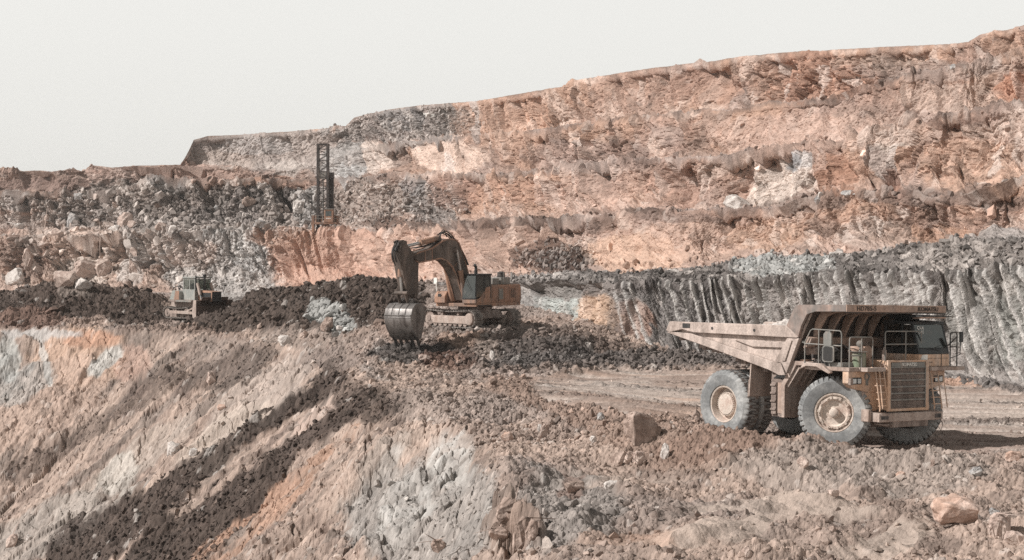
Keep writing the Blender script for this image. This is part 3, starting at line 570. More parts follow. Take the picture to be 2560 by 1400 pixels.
# ================================================================== mesh kit
class MB:
    def __init__(s): s.v = []; s.f = []
    def add(s, v, f):
        n = len(s.v); s.v += [tuple(p) for p in v]; s.f += [tuple(i+n for i in q) for q in f]; return s
    def box(s, x0, x1, y0, y1, z0, z1):
        v = [(x, y, z) for z in (z0, z1) for y in (y0, y1) for x in (x0, x1)]
        return s.add(v, [(0, 2, 3, 1), (4, 5, 7, 6), (0, 1, 5, 4), (2, 6, 7, 3), (0, 4, 6, 2), (1, 3, 7, 5)])
    def bar(s, a, b, w, h, up=(0, 0, 1)):
        a = Vector(a); b = Vector(b); d = (b-a).normalized(); u = Vector(up)
        if abs(d.dot(u)) > .97: u = Vector((1, 0, 0))
        r = d.cross(u).normalized(); u = r.cross(d).normalized()
        v = [p+r*sx*w/2+u*sz*h/2 for p in (a, b) for sz in (-1, 1) for sx in (-1, 1)]
        return s.add(v, [(0, 1, 3, 2), (4, 6, 7, 5), (0, 4, 5, 1), (2, 3, 7, 6), (0, 2, 6, 4), (1, 5, 7, 3)])
    def prism(s, poly, a0, a1, ax='y'):
        def P(p, a): return (p[0], a, p[1]) if ax == 'y' else ((a, p[0], p[1]) if ax == 'x' else (p[0], p[1], a))
        n = len(poly); v = [P(p, a0) for p in poly]+[P(p, a1) for p in poly]
        return s.add(v, [tuple(range(n)), tuple(range(2*n-1, n-1, -1))]+[(i, i+n, (i+1) % n+n, (i+1) % n) for i in range(n)])
    def plate(s, quad, t):
        q = [Vector(p) for p in quad]; nrm = (q[1]-q[0]).cross(q[2]-q[0]).normalized()*t; n = len(q)
        return s.add(q+[p+nrm for p in q], [tuple(range(n)), tuple(range(2*n-1, n-1, -1))]+[(i, i+n, (i+1) % n+n, (i+1) % n) for i in range(n)])
    def tube(s, pts, r, n=8, cap_=True):
        pts = [Vector(p) for p in pts]; m = len(pts); rr = r if isinstance(r, (list, tuple)) else [r]*m
        t = (pts[1]-pts[0]).normalized(); u = t.orthogonal().normalized(); V_ = []
        for i, p in enumerate(pts):
            t = (pts[min(i+1, m-1)]-pts[max(i-1, 0)]).normalized(); u = (u-t*u.dot(t)); u = u.normalized() if u.length > 1e-6 else t.orthogonal().normalized(); w_ = t.cross(u)
            V_ += [p+(u*math.cos(a)+w_*math.sin(a))*rr[i] for a in [2*math.pi*k/n for k in range(n)]]
        f_ = [(i*n+k, i*n+(k+1) % n, (i+1)*n+(k+1) % n, (i+1)*n+k) for i in range(m-1) for k in range(n)]
        if cap_: f_ += [tuple(range(n-1, -1, -1)), tuple((m-1)*n+k for k in range(n))]
        return s.add(V_, f_)
    def cyl(s, a, b, r, r2=None, n=20): return s.tube([a, b], [r, r if r2 is None else r2], n)
    def lathe(s, prof, c=(0, 0, 0), ax=(0, 1, 0), n=32, fn=None):
        """prof: (radius, along); fn(k) -> radius change list"""
        c = Vector(c); ax = Vector(ax).normalized(); u = ax.orthogonal().normalized(); w_ = ax.cross(u); m = len(prof); V_ = []
        for k in range(n):
            a = 2*math.pi*k/n; d = fn(k) if fn else None
            for i, (r, t) in enumerate(prof):
                rr = r-(d[i] if d else 0); V_.append(c+ax*t+(u*math.cos(a)+w_*math.sin(a))*rr)
        f_ = [(k*m+i, k*m+i+1, ((k+1) % n)*m+i+1, ((k+1) % n)*m+i) for k in range(n) for i in range(m-1)]
        return s.add(V_, f_)
    def xf(s, M_):
        s.v = [tuple(M_ @ Vector(p)) for p in s.v]; return s
    def build(s, name, mat, parent=None, bevel=0, loc=None, sharp=35, each=False):
        if each:
            par = list(range(len(s.v)))
            def find(i):
                while par[i] != i: par[i] = par[par[i]]; i = par[i]
                return i
            for q in s.f:
                for i in q[1:]: par[find(i)] = find(q[0])
            gr = {}
            for q in s.f: gr.setdefault(find(q[0]), []).append(q)
            for fs_ in gr.values():
                ids = sorted({i for q in fs_ for i in q}); mp_ = {i: k for k, i in enumerate(ids)}; m_ = MB(); m_.v = [s.v[i] for i in ids]; m_.f = [tuple(mp_[i] for i in q) for q in fs_]; o = m_.build(name, mat, parent, bevel, loc, sharp)
            return o
        me = bpy.data.meshes.new(name); me.from_pydata(s.v, [], s.f); me.validate()
        bm = bmesh.new(); bm.from_mesh(me); bmesh.ops.recalc_face_normals(bm, faces=bm.faces); bm.to_mesh(me); bm.free()
        me.polygons.foreach_set('use_smooth', [True]*len(me.polygons)); me.set_sharp_from_angle(angle=math.radians(sharp))
        me.materials.append(mat); o = bpy.data.objects.new(name, me); COL.objects.link(o)
        if parent: o.parent = parent
        if loc: o.location = loc
        if bevel:
            b = o.modifiers.new('b', 'BEVEL'); b.width = bevel; b.segments = 2; b.limit_method = 'ANGLE'; b.harden_normals = False
        return o
def arc(p0, p1, p2, n=8):
    """bezier through control p1"""
    p0, p1, p2 = Vector(p0), Vector(p1), Vector(p2)
    return [p0*(1-t)**2+p1*2*t*(1-t)+p2*t*t for t in [i/n for i in range(n+1)]]
def text(name, s, width, height, mat, M_, parent, depth=.012):
    c = bpy.data.curves.new(name, 'FONT'); c.body = s; c.extrude = depth; c.offset = .012; c.align_x = 'CENTER'; c.align_y = 'CENTER'; c.space_character = 1.05
    t = bpy.data.objects.new(name+'_c', c); COL.objects.link(t); bpy.context.view_layer.update()
    me = bpy.data.meshes.new_from_object(t.evaluated_get(bpy.context.evaluated_depsgraph_get())); bpy.data.objects.remove(t)
    xs = [v.co.x for v in me.vertices]; ys = [v.co.y for v in me.vertices]; sx = width/(max(xs)-min(xs)); sy = height/(max(ys)-min(ys)); cx = (max(xs)+min(xs))/2; cy = (max(ys)+min(ys))/2
    for v in me.vertices: v.co = M_ @ Vector(((v.co.x-cx)*sx, (v.co.y-cy)*sy, v.co.z))
    me.name = name; me.materials.clear(); me.materials.append(mat); o = bpy.data.objects.new(name, me); COL.objects.link(o); o.parent = parent; return o
def glass_mat(name, tint, refl=.3):
    m = bpy.data.materials.new(name); m.use_nodes = True; nt = m.node_tree; nt.nodes.clear()
    o = node(nt, 'ShaderNodeOutputMaterial'); t = node(nt, 'ShaderNodeBsdfTransparent'); t.inputs[0].default_value = (*s2l(tint), 1)
    g_ = node(nt, 'ShaderNodeBsdfGlossy'); g_.inputs['Roughness'].default_value = .12; g_.inputs[0].default_value = (.8, .84, .82, 1)
    d = node(nt, 'ShaderNodeBsdfDiffuse'); d.inputs[0].default_value = (.30, .27, .24, 1)
    n = node(nt, 'ShaderNodeTexNoise'); n.inputs['Scale'].default_value = 2.5; n.inputs['Detail'].default_value = 6
    r = node(nt, 'ShaderNodeMapRange'); r.inputs[1].default_value = .45; r.inputs[2].default_value = .75; r.inputs[3].default_value = .02; r.inputs[4].default_value = .22
    nt.links.new(n.outputs[0], r.inputs[0])
    mx = node(nt, 'ShaderNodeMixShader'); mx.inputs[0].default_value = refl; nt.links.new(t.outputs[0], mx.inputs[1]); nt.links.new(g_.outputs[0], mx.inputs[2])
    m2 = node(nt, 'ShaderNodeMixShader'); nt.links.new(r.outputs[0], m2.inputs[0]); nt.links.new(mx.outputs[0], m2.inputs[1]); nt.links.new(d.outputs[0], m2.inputs[2]); nt.links.new(m2.outputs[0], o.inputs[0]); return m
DUST = (178, 150, 134)
M_bed = dusty('dump_bed_steel', (184,164,152), (146,128,117), .85, 1.6, .45, bump=.35)
M_beddark = dusty('dark_bed_steel', (88,78,72), (128,104,90), .8, .9, .35, bump=.2)
M_smoke = dusty('sooty_steel', (112,108,104), (158,126,110), .75, .7, .55)
M_paint = dusty('orange_paint', (208,162,124), (192,166,146), .6, .9, .5)
M_paintd = dusty('brown_orange_paint', (172,138,116), (160,138,124), .7, .9, .5)
M_dusty = dusty('dust_covered_steel', (178,158,145), (154,130,116), .9, 1.5, .5, bump=.4)
M_mud = dusty('caked_mud', (122,104,94), (162,142,130), .95, 3, .6, bump=.9)
M_rub = dusty('tyre_rubber', (118,119,119), (164,163,160), .85, 1.0, .5, streak=False, bump=.2)
M_rubd = dusty('tyre_rubber_muddy', (84,80,78), (134,116,106), .9, 2.0, .5, streak=False, bump=.3)
M_rim = dusty('dusty_rim', (204,186,170), (176,150,134), .8, 2.5, .5, bump=.3, streak=False)
M_dark = dusty('dark_machinery', (46,44,43), (92,82,76), .6, 3, .4)
M_black = dusty('black_cab_paint', (40,42,43), (78,72,68), .5, 1, .3)
M_grey = dusty('grey_rail_paint', (122,120,114), (150,136,124), .6, 6, .4)
M_steel = dusty('worn_steel', (128,122,118), (82,74,70), .45, 2.0, .45, metal=.5, spec=.5)
M_chrome = dusty('piston_chrome', (190,190,188), (150,145,140), .25, 3, .3, metal=.8)
M_mesh = dusty('radiator_grey', (104,94,88), (124,108,98), .9, 6, .5)
M_green = dusty('green_drum_paint', (112,126,98), (150,134,120), .7, 2.5, .5)
M_white = dusty('white_paint', (225,222,214), (200,192,182), .6, 3, .3)
M_ink = dusty('dark_lettering', (66,56,50), (96,76,64), .8, 6, .35)
M_lens = dusty('lamp_lens', (205,208,206), (160,160,158), .2, 5, .3)
M_glass = glass_mat('cab_glass', (96,108,102), .13)
M_glassc = glass_mat('clear_cab_glass', (190,196,190), .06)
M_skin = dusty('skin', (150,108,86), (130,92,74), .6, 8, .3); M_cloth = dusty('work_clothes', (58,56,62), (84,74,70), .9, 5, .4)
# ================================================================== DUMP TRUCK
def frame3(T, yaw, p=0, r=0):
    return Matrix.Translation(T) @ Matrix.Rotation(-yaw, 4, 'Z') @ Matrix.Rotation(p, 4, 'Y') @ Matrix.Rotation(r, 4, 'X')
MT = frame3((10.2, 67.79, .047), .910, -.009, -.026)
TR = tag(empty('dump_truck', MT), 'dusty orange and beige mining dump truck parked on the pale haul road', 'dump truck')
def wheel(c, out, steer=0, rear=False, R=1.33, W=.72):
    """out = -1 or 1: which side faces outwards"""
    M_ = Matrix.Translation(c) @ Matrix.Rotation(steer, 4, 'Z')
    if out > 0: M_ = M_ @ Matrix.Rotation(math.pi, 4, 'Z')
    h = W/2; b = MB()                                  # rim; outer face towards -y
    if rear:
        b.lathe([(.70, -h+.10), (.72, -h+.06), (.70, -h+.03), (.655, -h+.05), (.63, -h+.16), (.60, -h+.34), (.47, -h+.36), (.455, -h+.20), (.40, -h+.185), (.395, -h+.15), (.2, -h+.14), (0.001, -h+.14)], n=40)
        b.lathe([(.70, -h+.10), (.66, h-.05), (.2, h-.1)], n=24)
        for k in range(34):
            a = 2*math.pi*k/34; b.cyl((math.cos(a)*.43, -h+.21, math.sin(a)*.43), (math.cos(a)*.43, -h+.155, math.sin(a)*.43), .019, n=6)
    else:
        b.lathe([(.70, -h+.10), (.72, -h+.05), (.70, -h+.02), (.655, -h+.03), (.64, -h+.10), (.60, -h+.12), (.575, -h+.05), (.50, -h+.035), (.47, -h+.06), (.43, -h+.14), (.24, -h+.17), (.19, -h+.16), (.175, -h-.03), (.13, -h-.075), (.05, -h-.09), (0.001, -h-.09)], n=40)
        b.lathe([(.70, -h+.10), (.66, h-.05), (.2, h-.1)], n=24)
        for k in range(10):
            a = 2*math.pi*k/10+.1
            for q in (-.05, .05): b.cyl((math.cos(a+q)*.545, -h+.06, math.sin(a+q)*.545), (math.cos(a+q)*.545, -h-.01, math.sin(a+q)*.545), .026, n=6)
            b.box(-.04, .04, -h, -h+.1, .50, .60); b.v[-8:] = [tuple(Matrix.Rotation(a+.3, 3, 'Y') @ Vector(p)) for p in b.v[-8:]]
    w_ = b.build('wheel', M_rim, TR); w_.matrix_local = M_
    NL = 40 if not rear else 36
    dp = .075 if not rear else .028
    prof = [(.70, -h+.06), (.74, -h+.005), (.90, -h-.03), (1.08, -h-.03), (1.13, -h-.035), (1.16, -h-.02), (R-.12, -h+.0), (R-.05, -h+.035), (R-.01, -h+.09), (R, -h+.24), (R, -.06), (R, .06), (R, h-.24), (R-.01, h-.09), (R-.05, h-.035), (R-.12, h), (1.16, h+.02), (.9, h+.03), (.74, h), (.70, h-.06)]
    def fn(k):
        d = [0.]*20; ph = k % 8
        g1 = 1. if ph in (0, 1, 2) else 0.; g2 = 1. if ph in (4, 5, 6) else 0.
        for i in (7, 8, 9): d[i] = dp*g1
        d[6] = dp*.8*g1
        for i in (12, 13, 14): d[i] = dp*g2
        d[15] = dp*.8*g2
        d[10] = dp*.7 if ph in (2, 3) else 0; d[11] = dp*.7 if ph in (3, 4) else 0
        return d
    t = MB().lathe(prof, n=NL*8, fn=fn).build('tyre', M_rubd if rear and out == 0 else M_rub, w_, sharp=28)
    t2 = MB().lathe([(R-.006, -h+.10), (R+.004, -h+.24), (R+.004, h-.24), (R-.006, h-.10)], n=NL*8, fn=lambda k: [dp+.02 if k % 8 in (0, 1, 2) else 0, dp+.02 if k % 8 in (0, 1, 2) else 0, dp+.02 if k % 8 in (4, 5, 6) else 0, dp+.02 if k % 8 in (4, 5, 6) else 0]).build('tread', M_rubd, w_, sharp=28)
    return w_
wheel((5.18, -2.10, 1.33), -1, math.radians(33)); wheel((5.18, 1.86, 1.33), 1, math.radians(33))
for y in (-2.28, -1.46): wheel((-.03, y, 1.33), -1, 0, True)
for y in (2.28, 1.46): wheel((-.03, y, 1.33), 1, 0, True)
# chassis, axles, tank
b = MB(); b.box(-1.2, 6.6, -.75, -.45, 1.15, 1.75).box(-1.2, 6.6, .45, .75, 1.15, 1.75).box(-1.1, -.8, -.5, .5, 1.2, 1.7).box(2.4, 2.7, -.5, .5, 1.2, 1.7).box(4.6, 4.9, -.5, .5, 1.2, 2.3)
b.cyl((-.03, -2.0, 1.33), (-.03, 2.0, 1.33), .42).cyl((-.03, 0, 1.33), (1.6, 0, 1.45), .38, .2)
b.cyl((5.18, -1.9, 1.2), (5.18, 1.75, 1.2), .17).box(4.9, 5.5, -.7, .7, .75, 1.25).box(6.2, 6.9, -1.0, 1.0, .85, 1.15)
b.build('chassis', M_mud, TR, .02)
MB().box(3.3, 6.3, -.75, .75, 1.5, 2.85).build('engine_block', M_dark, TR, .03)
b = MB(); b.cyl((1.5, -1.0, 1.35), (3.4, -1.0, 2.7), .16).cyl((1.5, 1.0, 1.35), (3.4, 1.0, 2.7), .16); b.build('hoist_cylinder', M_dark, TR, each=True)
b = MB(); b.box(2.32, 3.08, -2.42, -1.35, 1.02, 2.42).box(2.36, 2.62, -2.50, -2.42, 1.1, 2.3).box(2.75, 2.9, -2.46, -2.42, 1.0, 2.4)
for z in (1.25, 1.55, 1.85, 2.15): b.box(2.34, 2.6, -2.54, -2.5, z, z+.08)
b.build('fuel_tank', M_mud, TR, .03)
MB().plate([(2.68, -2.48, 1.15), (3.0, -2.48, 1.15), (3.0, -2.48, 2.3), (2.68, -2.48, 2.3)], -.03).build('tank_guard', M_paintd, TR)
# mudguard behind the front wheel and its ribbed arch
b = MB(); b.prism([(3.02, 1.02), (3.16, 1.02), (3.16, 2.2), (3.72, 2.98), (4.35, 3.0), (4.35, 3.12), (3.58, 3.14), (2.98, 2.26)], -2.62, -1.35)
for y in (-2.5, -2.15, -1.8, -1.45): b.bar((3.2, y, 2.18), (3.78, y, 2.93), .05, .12)
b.build('mudguard', M_dusty, TR, .01)
MB().plate([(1.38, -2.7, 1.72), (1.38, -1.55, 1.72), (1.48, -1.55, 3.0), (1.48, -2.7, 3.0)], .05).plate([(1.36, -2.72, 1.70), (1.36, -1.5, 1.70), (1.40, -1.5, 2.35), (1.40, -2.72, 2.35)], .02).build('mud_flap', M_dusty, TR)
MB().plate([(1.38, 1.55, 1.72), (1.38, 2.7, 1.72), (1.48, 2.7, 3.0), (1.48, 1.55, 3.0)], .05).build('mud_flap', M_dusty, TR)
# ---- dump body
body = MB()
out_ = [(-3.12,4.08), (-2.91,4.45), (3.36,4.43), (3.80,5.05), (3.92,5.06), (4.6,4.96), (4.42,4.87), (4.12,4.35), (3.95,3.98), (3.32,2.58), (3.0,2.58), (2.49,2.76), (-.17,3.37), (-2.87,3.98)]
wall_ = [(-3.02,4.08), (-2.86,4.44), (3.36,4.42), (3.80,5.04), (4.4,4.90), (4.08,4.35), (3.28,2.62), (2.6,2.8), (-.17,3.42), (-2.8,4.02)]
for s_ in (-1, 1):
    y0, y1 = (-2.60, -2.50) if s_ < 0 else (2.50, 2.60)
    body.prism(wall_, y0, y1)
body.prism([(-2.95,4.02), (-2.9,4.12), (2.75,3.0), (3.05,2.95), (3.35,3.0), (4.12,4.70), (4.3,4.98), (4.0,4.98), (3.2,3.2), (3.28,2.62), (2.6,2.74), (-.17,3.3)], -2.5, 2.5)
bd = body.build('dump_body', M_bed, TR, .01)
def sid(name, fn_, m, bev=.02):
    for s_ in (-1, 1):
        b = MB(); fn_(b, s_)
        if s_ > 0: b.xf(Matrix.Scale(-1, 4, (0, 1, 0)))
        b.build(name, m, bd, bev)
def side_rail(b, s_):
    b.prism([(-3.12,4.10), (-2.91,4.46), (3.36,4.44), (3.97,4.02), (3.83,3.99), (-1.55,4.05), (-2.2,4.16), (-2.9,4.02)], -2.80, -2.604)
    b.prism([(-2.91,4.05), (-1.7,4.0), (2.3,3.16), (2.62,3.08), (3.10,3.02), (3.32,2.6), (3.0,2.58), (2.49,2.76), (-.17,3.37), (-3.12,4.02)], -2.78, -2.603)
sid('side_rail', side_rail, M_bed)
def side_post(b, s_):
    b.prism([(3.38,3.985), (3.97,3.985), (3.36,2.66), (3.12,3.03), (2.78,3.1)], -2.76, -2.605)
    b.prism([(.55,3.84), (3.42,3.80), (3.32,3.60), (1.55,3.59)], -2.70, -2.607)
    b.prism([(3.44,3.9), (3.66,3.9), (3.34,3.12), (3.16,3.12)], -2.81, -2.762)
sid('side_post', side_post, M_bed)
b = MB()
for x, z, w_, h_ in ((-2.15, 4.30, .42, .16),): b.box(x, x+w_, -2.815, -2.803, z-.08, z+.1)
for x, z in ((-.5, 4.24), (1.75, 4.22)): b.cyl((x, -2.815, z), (x, -2.803, z), .055)
b.build('rail_opening', M_dark, bd, each=True)
b = MB()                                             # canopy: sloped shoulder, flat top with V plan
b.prism([(3.36,4.445), (3.78,5.17), (4.0,5.21), (6.22,5.24), (6.22,4.99), (4.75,4.97), (4.36,4.86), (4.1,4.45), (3.95,4.02)], -2.78, -2.66)
b.prism([(3.36,4.445), (3.78,5.17), (4.0,5.21), (6.22,5.24), (6.22,4.99), (4.75,4.97), (4.36,4.86), (4.1,4.45), (3.95,4.02)], 2.66, 2.78)
b.prism([(3.7,4.9), (3.82,5.12), (4.05,5.15), (6.2,5.18), (6.2,5.12), (4.75,5.08), (4.4,5.0), (4.15,4.7)], -2.66, 2.66)
b.build('canopy', M_smoke, bd, .015)
MB().box(6.222, 6.27, -2.78, 2.78, 4.985, 5.245).build('canopy_front', M_paintd, bd, .01)  # brown of the fascia's shade is put into its paint colour
MB().prism([(3.30,2.9), (4.16,4.72), (4.42,5.0), (4.76,5.085), (6.2,5.11), (6.2,5.10), (4.77,5.06), (4.44,4.98), (4.20,4.70), (3.36,2.88)], -2.62, 2.62).build('canopy_dark_sheet', M_beddark, bd)  # added thin dark sheet, deepens the shade under the canopy
b = MB()
for y in (-2.1, -1.35, -.6, .15, .9, 1.65, 2.3):     # ribs curling up the front wall under the canopy
    b.prism([(6.1,5.1), (6.1,5.03), (5.1,4.93), (4.72,4.78), (4.46,4.42), (4.25,4.0), (4.1,4.0), (4.2,4.6), (4.5,5.02)], y-.06, y+.06)
b.prism([(4.02,3.62), (4.3,3.7), (4.42,4.0), (4.18,4.05)], -2.58, 2.58); b.prism([(3.62,2.9), (3.85,2.95), (3.95,3.2), (3.72,3.2)], -2.4, 2.4)
b.build('body_rib', M_paintd, bd, .01, each=True)
MB().box(6.0, 6.2, -2.6, 2.6, 4.94, 5.1).build('canopy_beam', M_beddark, bd)
b = MB()                                             # clods stuck under the sloping floor
for k in range(26):
    x = -2.6+k*.2+random.uniform(-.05, .05); z = 3.98-(x+2.87)*.228
    b.box(x-.09, x+.13, -2.5+random.uniform(0, .3), -1.0, z-random.uniform(.08, .28), z+.1)
b.build('floor_stiffener', M_mud, bd, .03)
RX = Matrix(((0, 0, 1, 0), (1, 0, 0, 0), (0, 1, 0, 0), (0, 0, 0, 1)))          # text plane facing +x, reading along +y
def fx(x, y, z): return Matrix.Translation((x, y, z)) @ RX
text('lettering', 'KOMATSU', 1.15, .155, M_ink, fx(6.271, 1.73, 5.115), bd)
text('lettering', 'HD785-5', 1.05, .165, M_ink, fx(6.271, -1.72, 5.115), bd)
# ---- deck, front end
deck = MB(); deck.box(4.2, 6.35, -2.72, -1.2, 2.86, 3.0).box(6.35, 6.75, -2.2, -1.2, 2.86, 3.0).box(4.2, 6.6, .8, 3.1, 2.86, 3.0).box(3.9, 5.2, -1.2, .8, 2.86, 3.0).box(6.6, 6.9, 1.2, 3.1, 2.86, 3.0)
deck = deck.build('deck', M_dusty, TR, .01)
b = MB(); b.prism([(4.2,3.0), (4.4,3.12), (5.15,3.1), (5.35,2.95), (5.6,2.8), (5.5,2.74), (5.2,2.86), (4.9,2.98), (4.4,2.98), (4.1,2.86)], -2.86, -2.70); b.build('fender_lip', M_dusty, TR, .02)
b = MB(); b.box(5.35, 6.72, -1.12, 1.12, 1.45, 3.24); hood = b.build('hood', M_paint, TR, .03)
b = MB(); b.box(6.722, 6.80, -1.15, -.99, 1.42, 3.26).box(6.722, 6.80, .99, 1.15, 1.42, 3.26).box(6.722, 6.80, -.99, .99, 3.19, 3.26).box(6.722, 6.80, -.99, .99, 1.42, 1.52)
b.build('grille_frame', M_paint, hood, .01)
MB().box(6.722, 6.74, -.99, .99, 1.52, 3.19).build('radiator', M_mesh, hood)
b = MB()
for i in range(6): z = 1.80+i*.235; b.box(6.742, 6.80, -.985, .985, z, z+.055)
b.box(6.742, 6.795, -.985, -.95, 1.53, 3.0).box(6.742, 6.795, .95, .985, 1.53, 3.0).box(6.742, 6.790, -.94, .94, 3.03, 3.18); b.build('grille_bar', M_grey, hood, .006)
b = MB()
for i in range(34): y = -.93+i*.056; b.box(6.742, 6.752, y, y+.012, 1.53, 3.02)
for i in range(24): z = 1.55+i*.06; b.box(6.742, 6.750, -.94, .94, z, z+.012)
b.build('grille_mesh', M_mud, hood)
text('badge', 'KOMATSU', .80, .125, M_white, fx(6.80, .05, 3.105), hood, .01)
bp_ = MB(); bp_.prism([(6.25,1.06), (6.95,1.06), (6.95,1.37), (6.25,1.40)], -1.78, 1.78); bp_.box(6.25, 6.6, -1.95, -1.78, 1.06, 1.5)
bumper = bp_.build('bumper', M_dusty, TR, .025)
MB().box(6.952, 6.96, -1.68, -1.28, 1.16, 1.28).box(6.952, 6.96, 1.32, 1.66, 1.14, 1.29).build('bumper_slot', M_dark, bumper, each=True)
b = MB(); b.tube([(6.5, -1.5, .98), (6.9, -1.3, .95), (7.0, -1.15, 1.0), (6.8, -.9, 1.0)], .035); b.tube([(6.96, 1.6, 1.1), (7.0, 1.72, .9), (6.97, 1.65, .66), (6.98, 1.5, .8)], .012)
b.build('tow_chain', M_mud, bumper, each=True)
# headlight panels: tapering shrouds under the deck
for s_ in (-1, 1):
    b = MB(); q = [(-2.70,2.86), (-2.70,2.44), (-2.5,2.28), (-1.62,2.1), (-1.12,2.1), (-1.12,2.86)]
    q = [(y*(-s_) if s_ > 0 else y, z) for y, z in q]
    b.prism(q, 6.02, 6.30, 'x')
    q2 = [(-1.72,2.1), (-1.12,2.1), (-1.12,1.42), (-1.86,1.42)]; b.prism([(y*(-s_) if s_ > 0 else y, z) for y, z in q2], 6.0, 6.28, 'x')
    sh = b.build('light_panel', M_paint, TR, .02)
    yy = 2.3 if s_ > 0 else -2.28
    MB().box(6.302, 6.33, yy-.26, yy+.26, 2.40, 2.64).build('lamp_housing', M_dark, sh, .01)
    for d in (-.13, .12):
        MB().box(6.332, 6.35, yy+d-.09, yy+d+.09, 2.43, 2.60).build('headlight', M_lens, sh, .01)
# lower inner frame left of the bumper
MB().prism([(5.9,1.05), (6.24,1.05), (6.24,2.2), (6.0,2.2)], -1.86, -1.3).build('frame_leg', M_dusty, TR, .02)
def ladder(y0, y1, zt=2.95, zb=1.45, x0=6.5, x1=6.93):
    b = MB()
    for y in (y0, y1): b.tube([(x0, y, zt+.05), (x0+.12, y, zt+.03), (x0+.22, y, zt-.15), (x1, y, zb+.1), (x1-.02, y, zb)], .026, 8)
    for i in range(5):
        t = (i+.6)/5.4; x = x0+.2+(x1-x0-.2)*t; z = zt-.2+(zb-zt+.2)*t; b.bar((x-.03, y0, z), (x-.03, y1, z), .12, .03)
    b.build('ladder', M_paint, TR)
ladder(-1.72, -1.28); ladder(1.32, 1.74)
b = MB(); b.tube([(6.62, -1.62, 2.9), (6.8, -1.62, 2.85), (7.0, -1.66, 1.55)], .022); b.tube([(6.62, 1.86, 2.9), (6.85, 1.9, 2.8), (7.02, 1.95, 1.5)], .022); b.build('grab_handle', M_paint, TR, each=True)
# rails
def rail(paths, r=.024, name='handrail', m=None):
    b = MB()
    for p in paths: b.tube(p, r, 8)
    return b.build(name, m or M_grey, TR)
def U(p, q, zt, zb, lean=(0, 0)):
    p = Vector(p); q = Vector(q); d = (q-p).normalized()*.09
    return [(p.x, p.y, zb), (p.x+lean[0], p.y, zt-.09), (p.x+lean[0]+d.x*.3, p.y+d.y*.3, zt-.025), (p.x+lean[0]+d.x, p.y+d.y, zt), (q.x-d.x, q.y-d.y, zt), (q.x-d.x*.3, q.y-d.y*.3, zt-.025), (q.x, q.y, zt-.09), (q.x, q.y, zb)]
y_ = -2.66
rail([[(4.05, y_, 3.84), (4.18, y_, 3.84), (4.45, y_, 4.28), (4.55, y_, 4.33), (5.82, y_, 4.30), (5.9, y_, 4.27), (5.93, y_, 4.15), (5.93, y_, 2.9)], [(4.18, y_, 3.84), (4.18, y_, 3.0)], [(4.15, y_, 3.80), (5.93, y_, 3.76)], [(4.85, y_, 4.32), (4.85, y_, 3.0)], [(5.38, y_, 4.30), (5.38, y_, 2.9)]])
rail([U((6.25, -2.6, 0), (6.25, -1.35, 0), 4.08, 2.95), [(6.25, -2.6, 3.42), (6.25, -1.95, 3.42)], [(6.25, -1.95, 4.08), (6.25, -1.95, 2.95)]])
rail([U((6.55, -1.02, 0), (6.55, 1.0, 0), 4.30, 3.24), [(6.55, -1.02, 3.83), (6.55, 1.0, 3.83)], [(6.55, .12, 4.30), (6.55, .12, 3.24)]])
rail([U((6.6, 2.62, 0), (6.6, 3.02, 0), 4.25, 3.0), [(6.6, 2.62, 3.72), (6.6, 3.02, 3.72)], [(6.6, 2.2, 3.6), (6.6, 2.62, 3.85), (6.6, 3.02, 4.1)], [(6.6, 2.25, 3.0), (6.6, 2.25, 3.75)]], m=M_dark)
# things bolted on the near deck
b = MB(); b.box(4.3, 5.2, -2.35, -1.3, 3.0, 3.22).box(4.5, 4.75, -2.2, -1.9, 3.22, 3.62).cyl((4.8, -2.3, 3.45), (4.8, -1.6, 3.45), .17).cyl((5.05, -2.2, 3.4), (5.45, -2.2, 3.4), .18).box(4.3, 4.4, -2.45, -1.7, 3.25, 3.4)
for k in range(5): b.cyl((4.36+k*.13, -2.47, 3.18), (4.36+k*.13, -2.4, 3.18), .035, n=8)
b.tube(arc((4.5, -2.1, 3.6), (4.9, -2.2, 4.0), (5.3, -2.0, 3.5)), .03); b.tube(arc((5.2, -2.3, 3.7), (5.6, -2.4, 3.95), (5.85, -2.1, 3.6)), .03)
b.build('control_unit', M_dark, TR, .015)
def rbox(cx, y, cz_, w_, h_, t, ch):
    a = w_/2; c = h_/2; return [(cx-a+ch, cz_-c), (cx+a-ch, cz_-c), (cx+a, cz_-c+ch), (cx+a, cz_+c-ch), (cx+a-ch, cz_+c), (cx-a+ch, cz_+c), (cx-a, cz_+c-ch), (cx-a, cz_-c+ch)]
mr = MB().prism(rbox(5.34, 0, 3.98, .38, .58, 0, .1), -2.76, -2.69).build('mirror', M_grey, TR, .01, each=True)
m2 = MB().prism(rbox(5.38, 0, 3.46, .54, .60, 0, .07), -2.76, -2.70).build('mirror', M_grey, TR, .01, each=True)
MB().prism(rbox(5.38, 0, 3.46, .44, .50, 0, .05), -2.775, -2.762).build('mirror_back', M_dark, m2)
b = MB(); b.box(5.3, 5.95, -2.6, -2.0, 3.0, 3.16); b.build('battery_box', M_grey, TR, .02)
b = MB(); b.cyl((5.75, -1.65, 3.0), (5.75, -1.65, 3.62), .30, n=28).cyl((5.75, -1.65, 3.62), (5.75, -1.65, 3.74), .32, .22, n=28).cyl((5.2, -1.2, 3.5), (5.9, -1.2, 3.5), .27, n=24).box(5.5, 6.1, -1.35, -1.2, 3.0, 3.3)
b.build('air_cleaner', M_paintd, TR, .01)
dr = MB().cyl((6.02, -1.82, 3.0), (6.02, -1.82, 3.50), .25, n=28).build('drum', M_green, TR, .012)
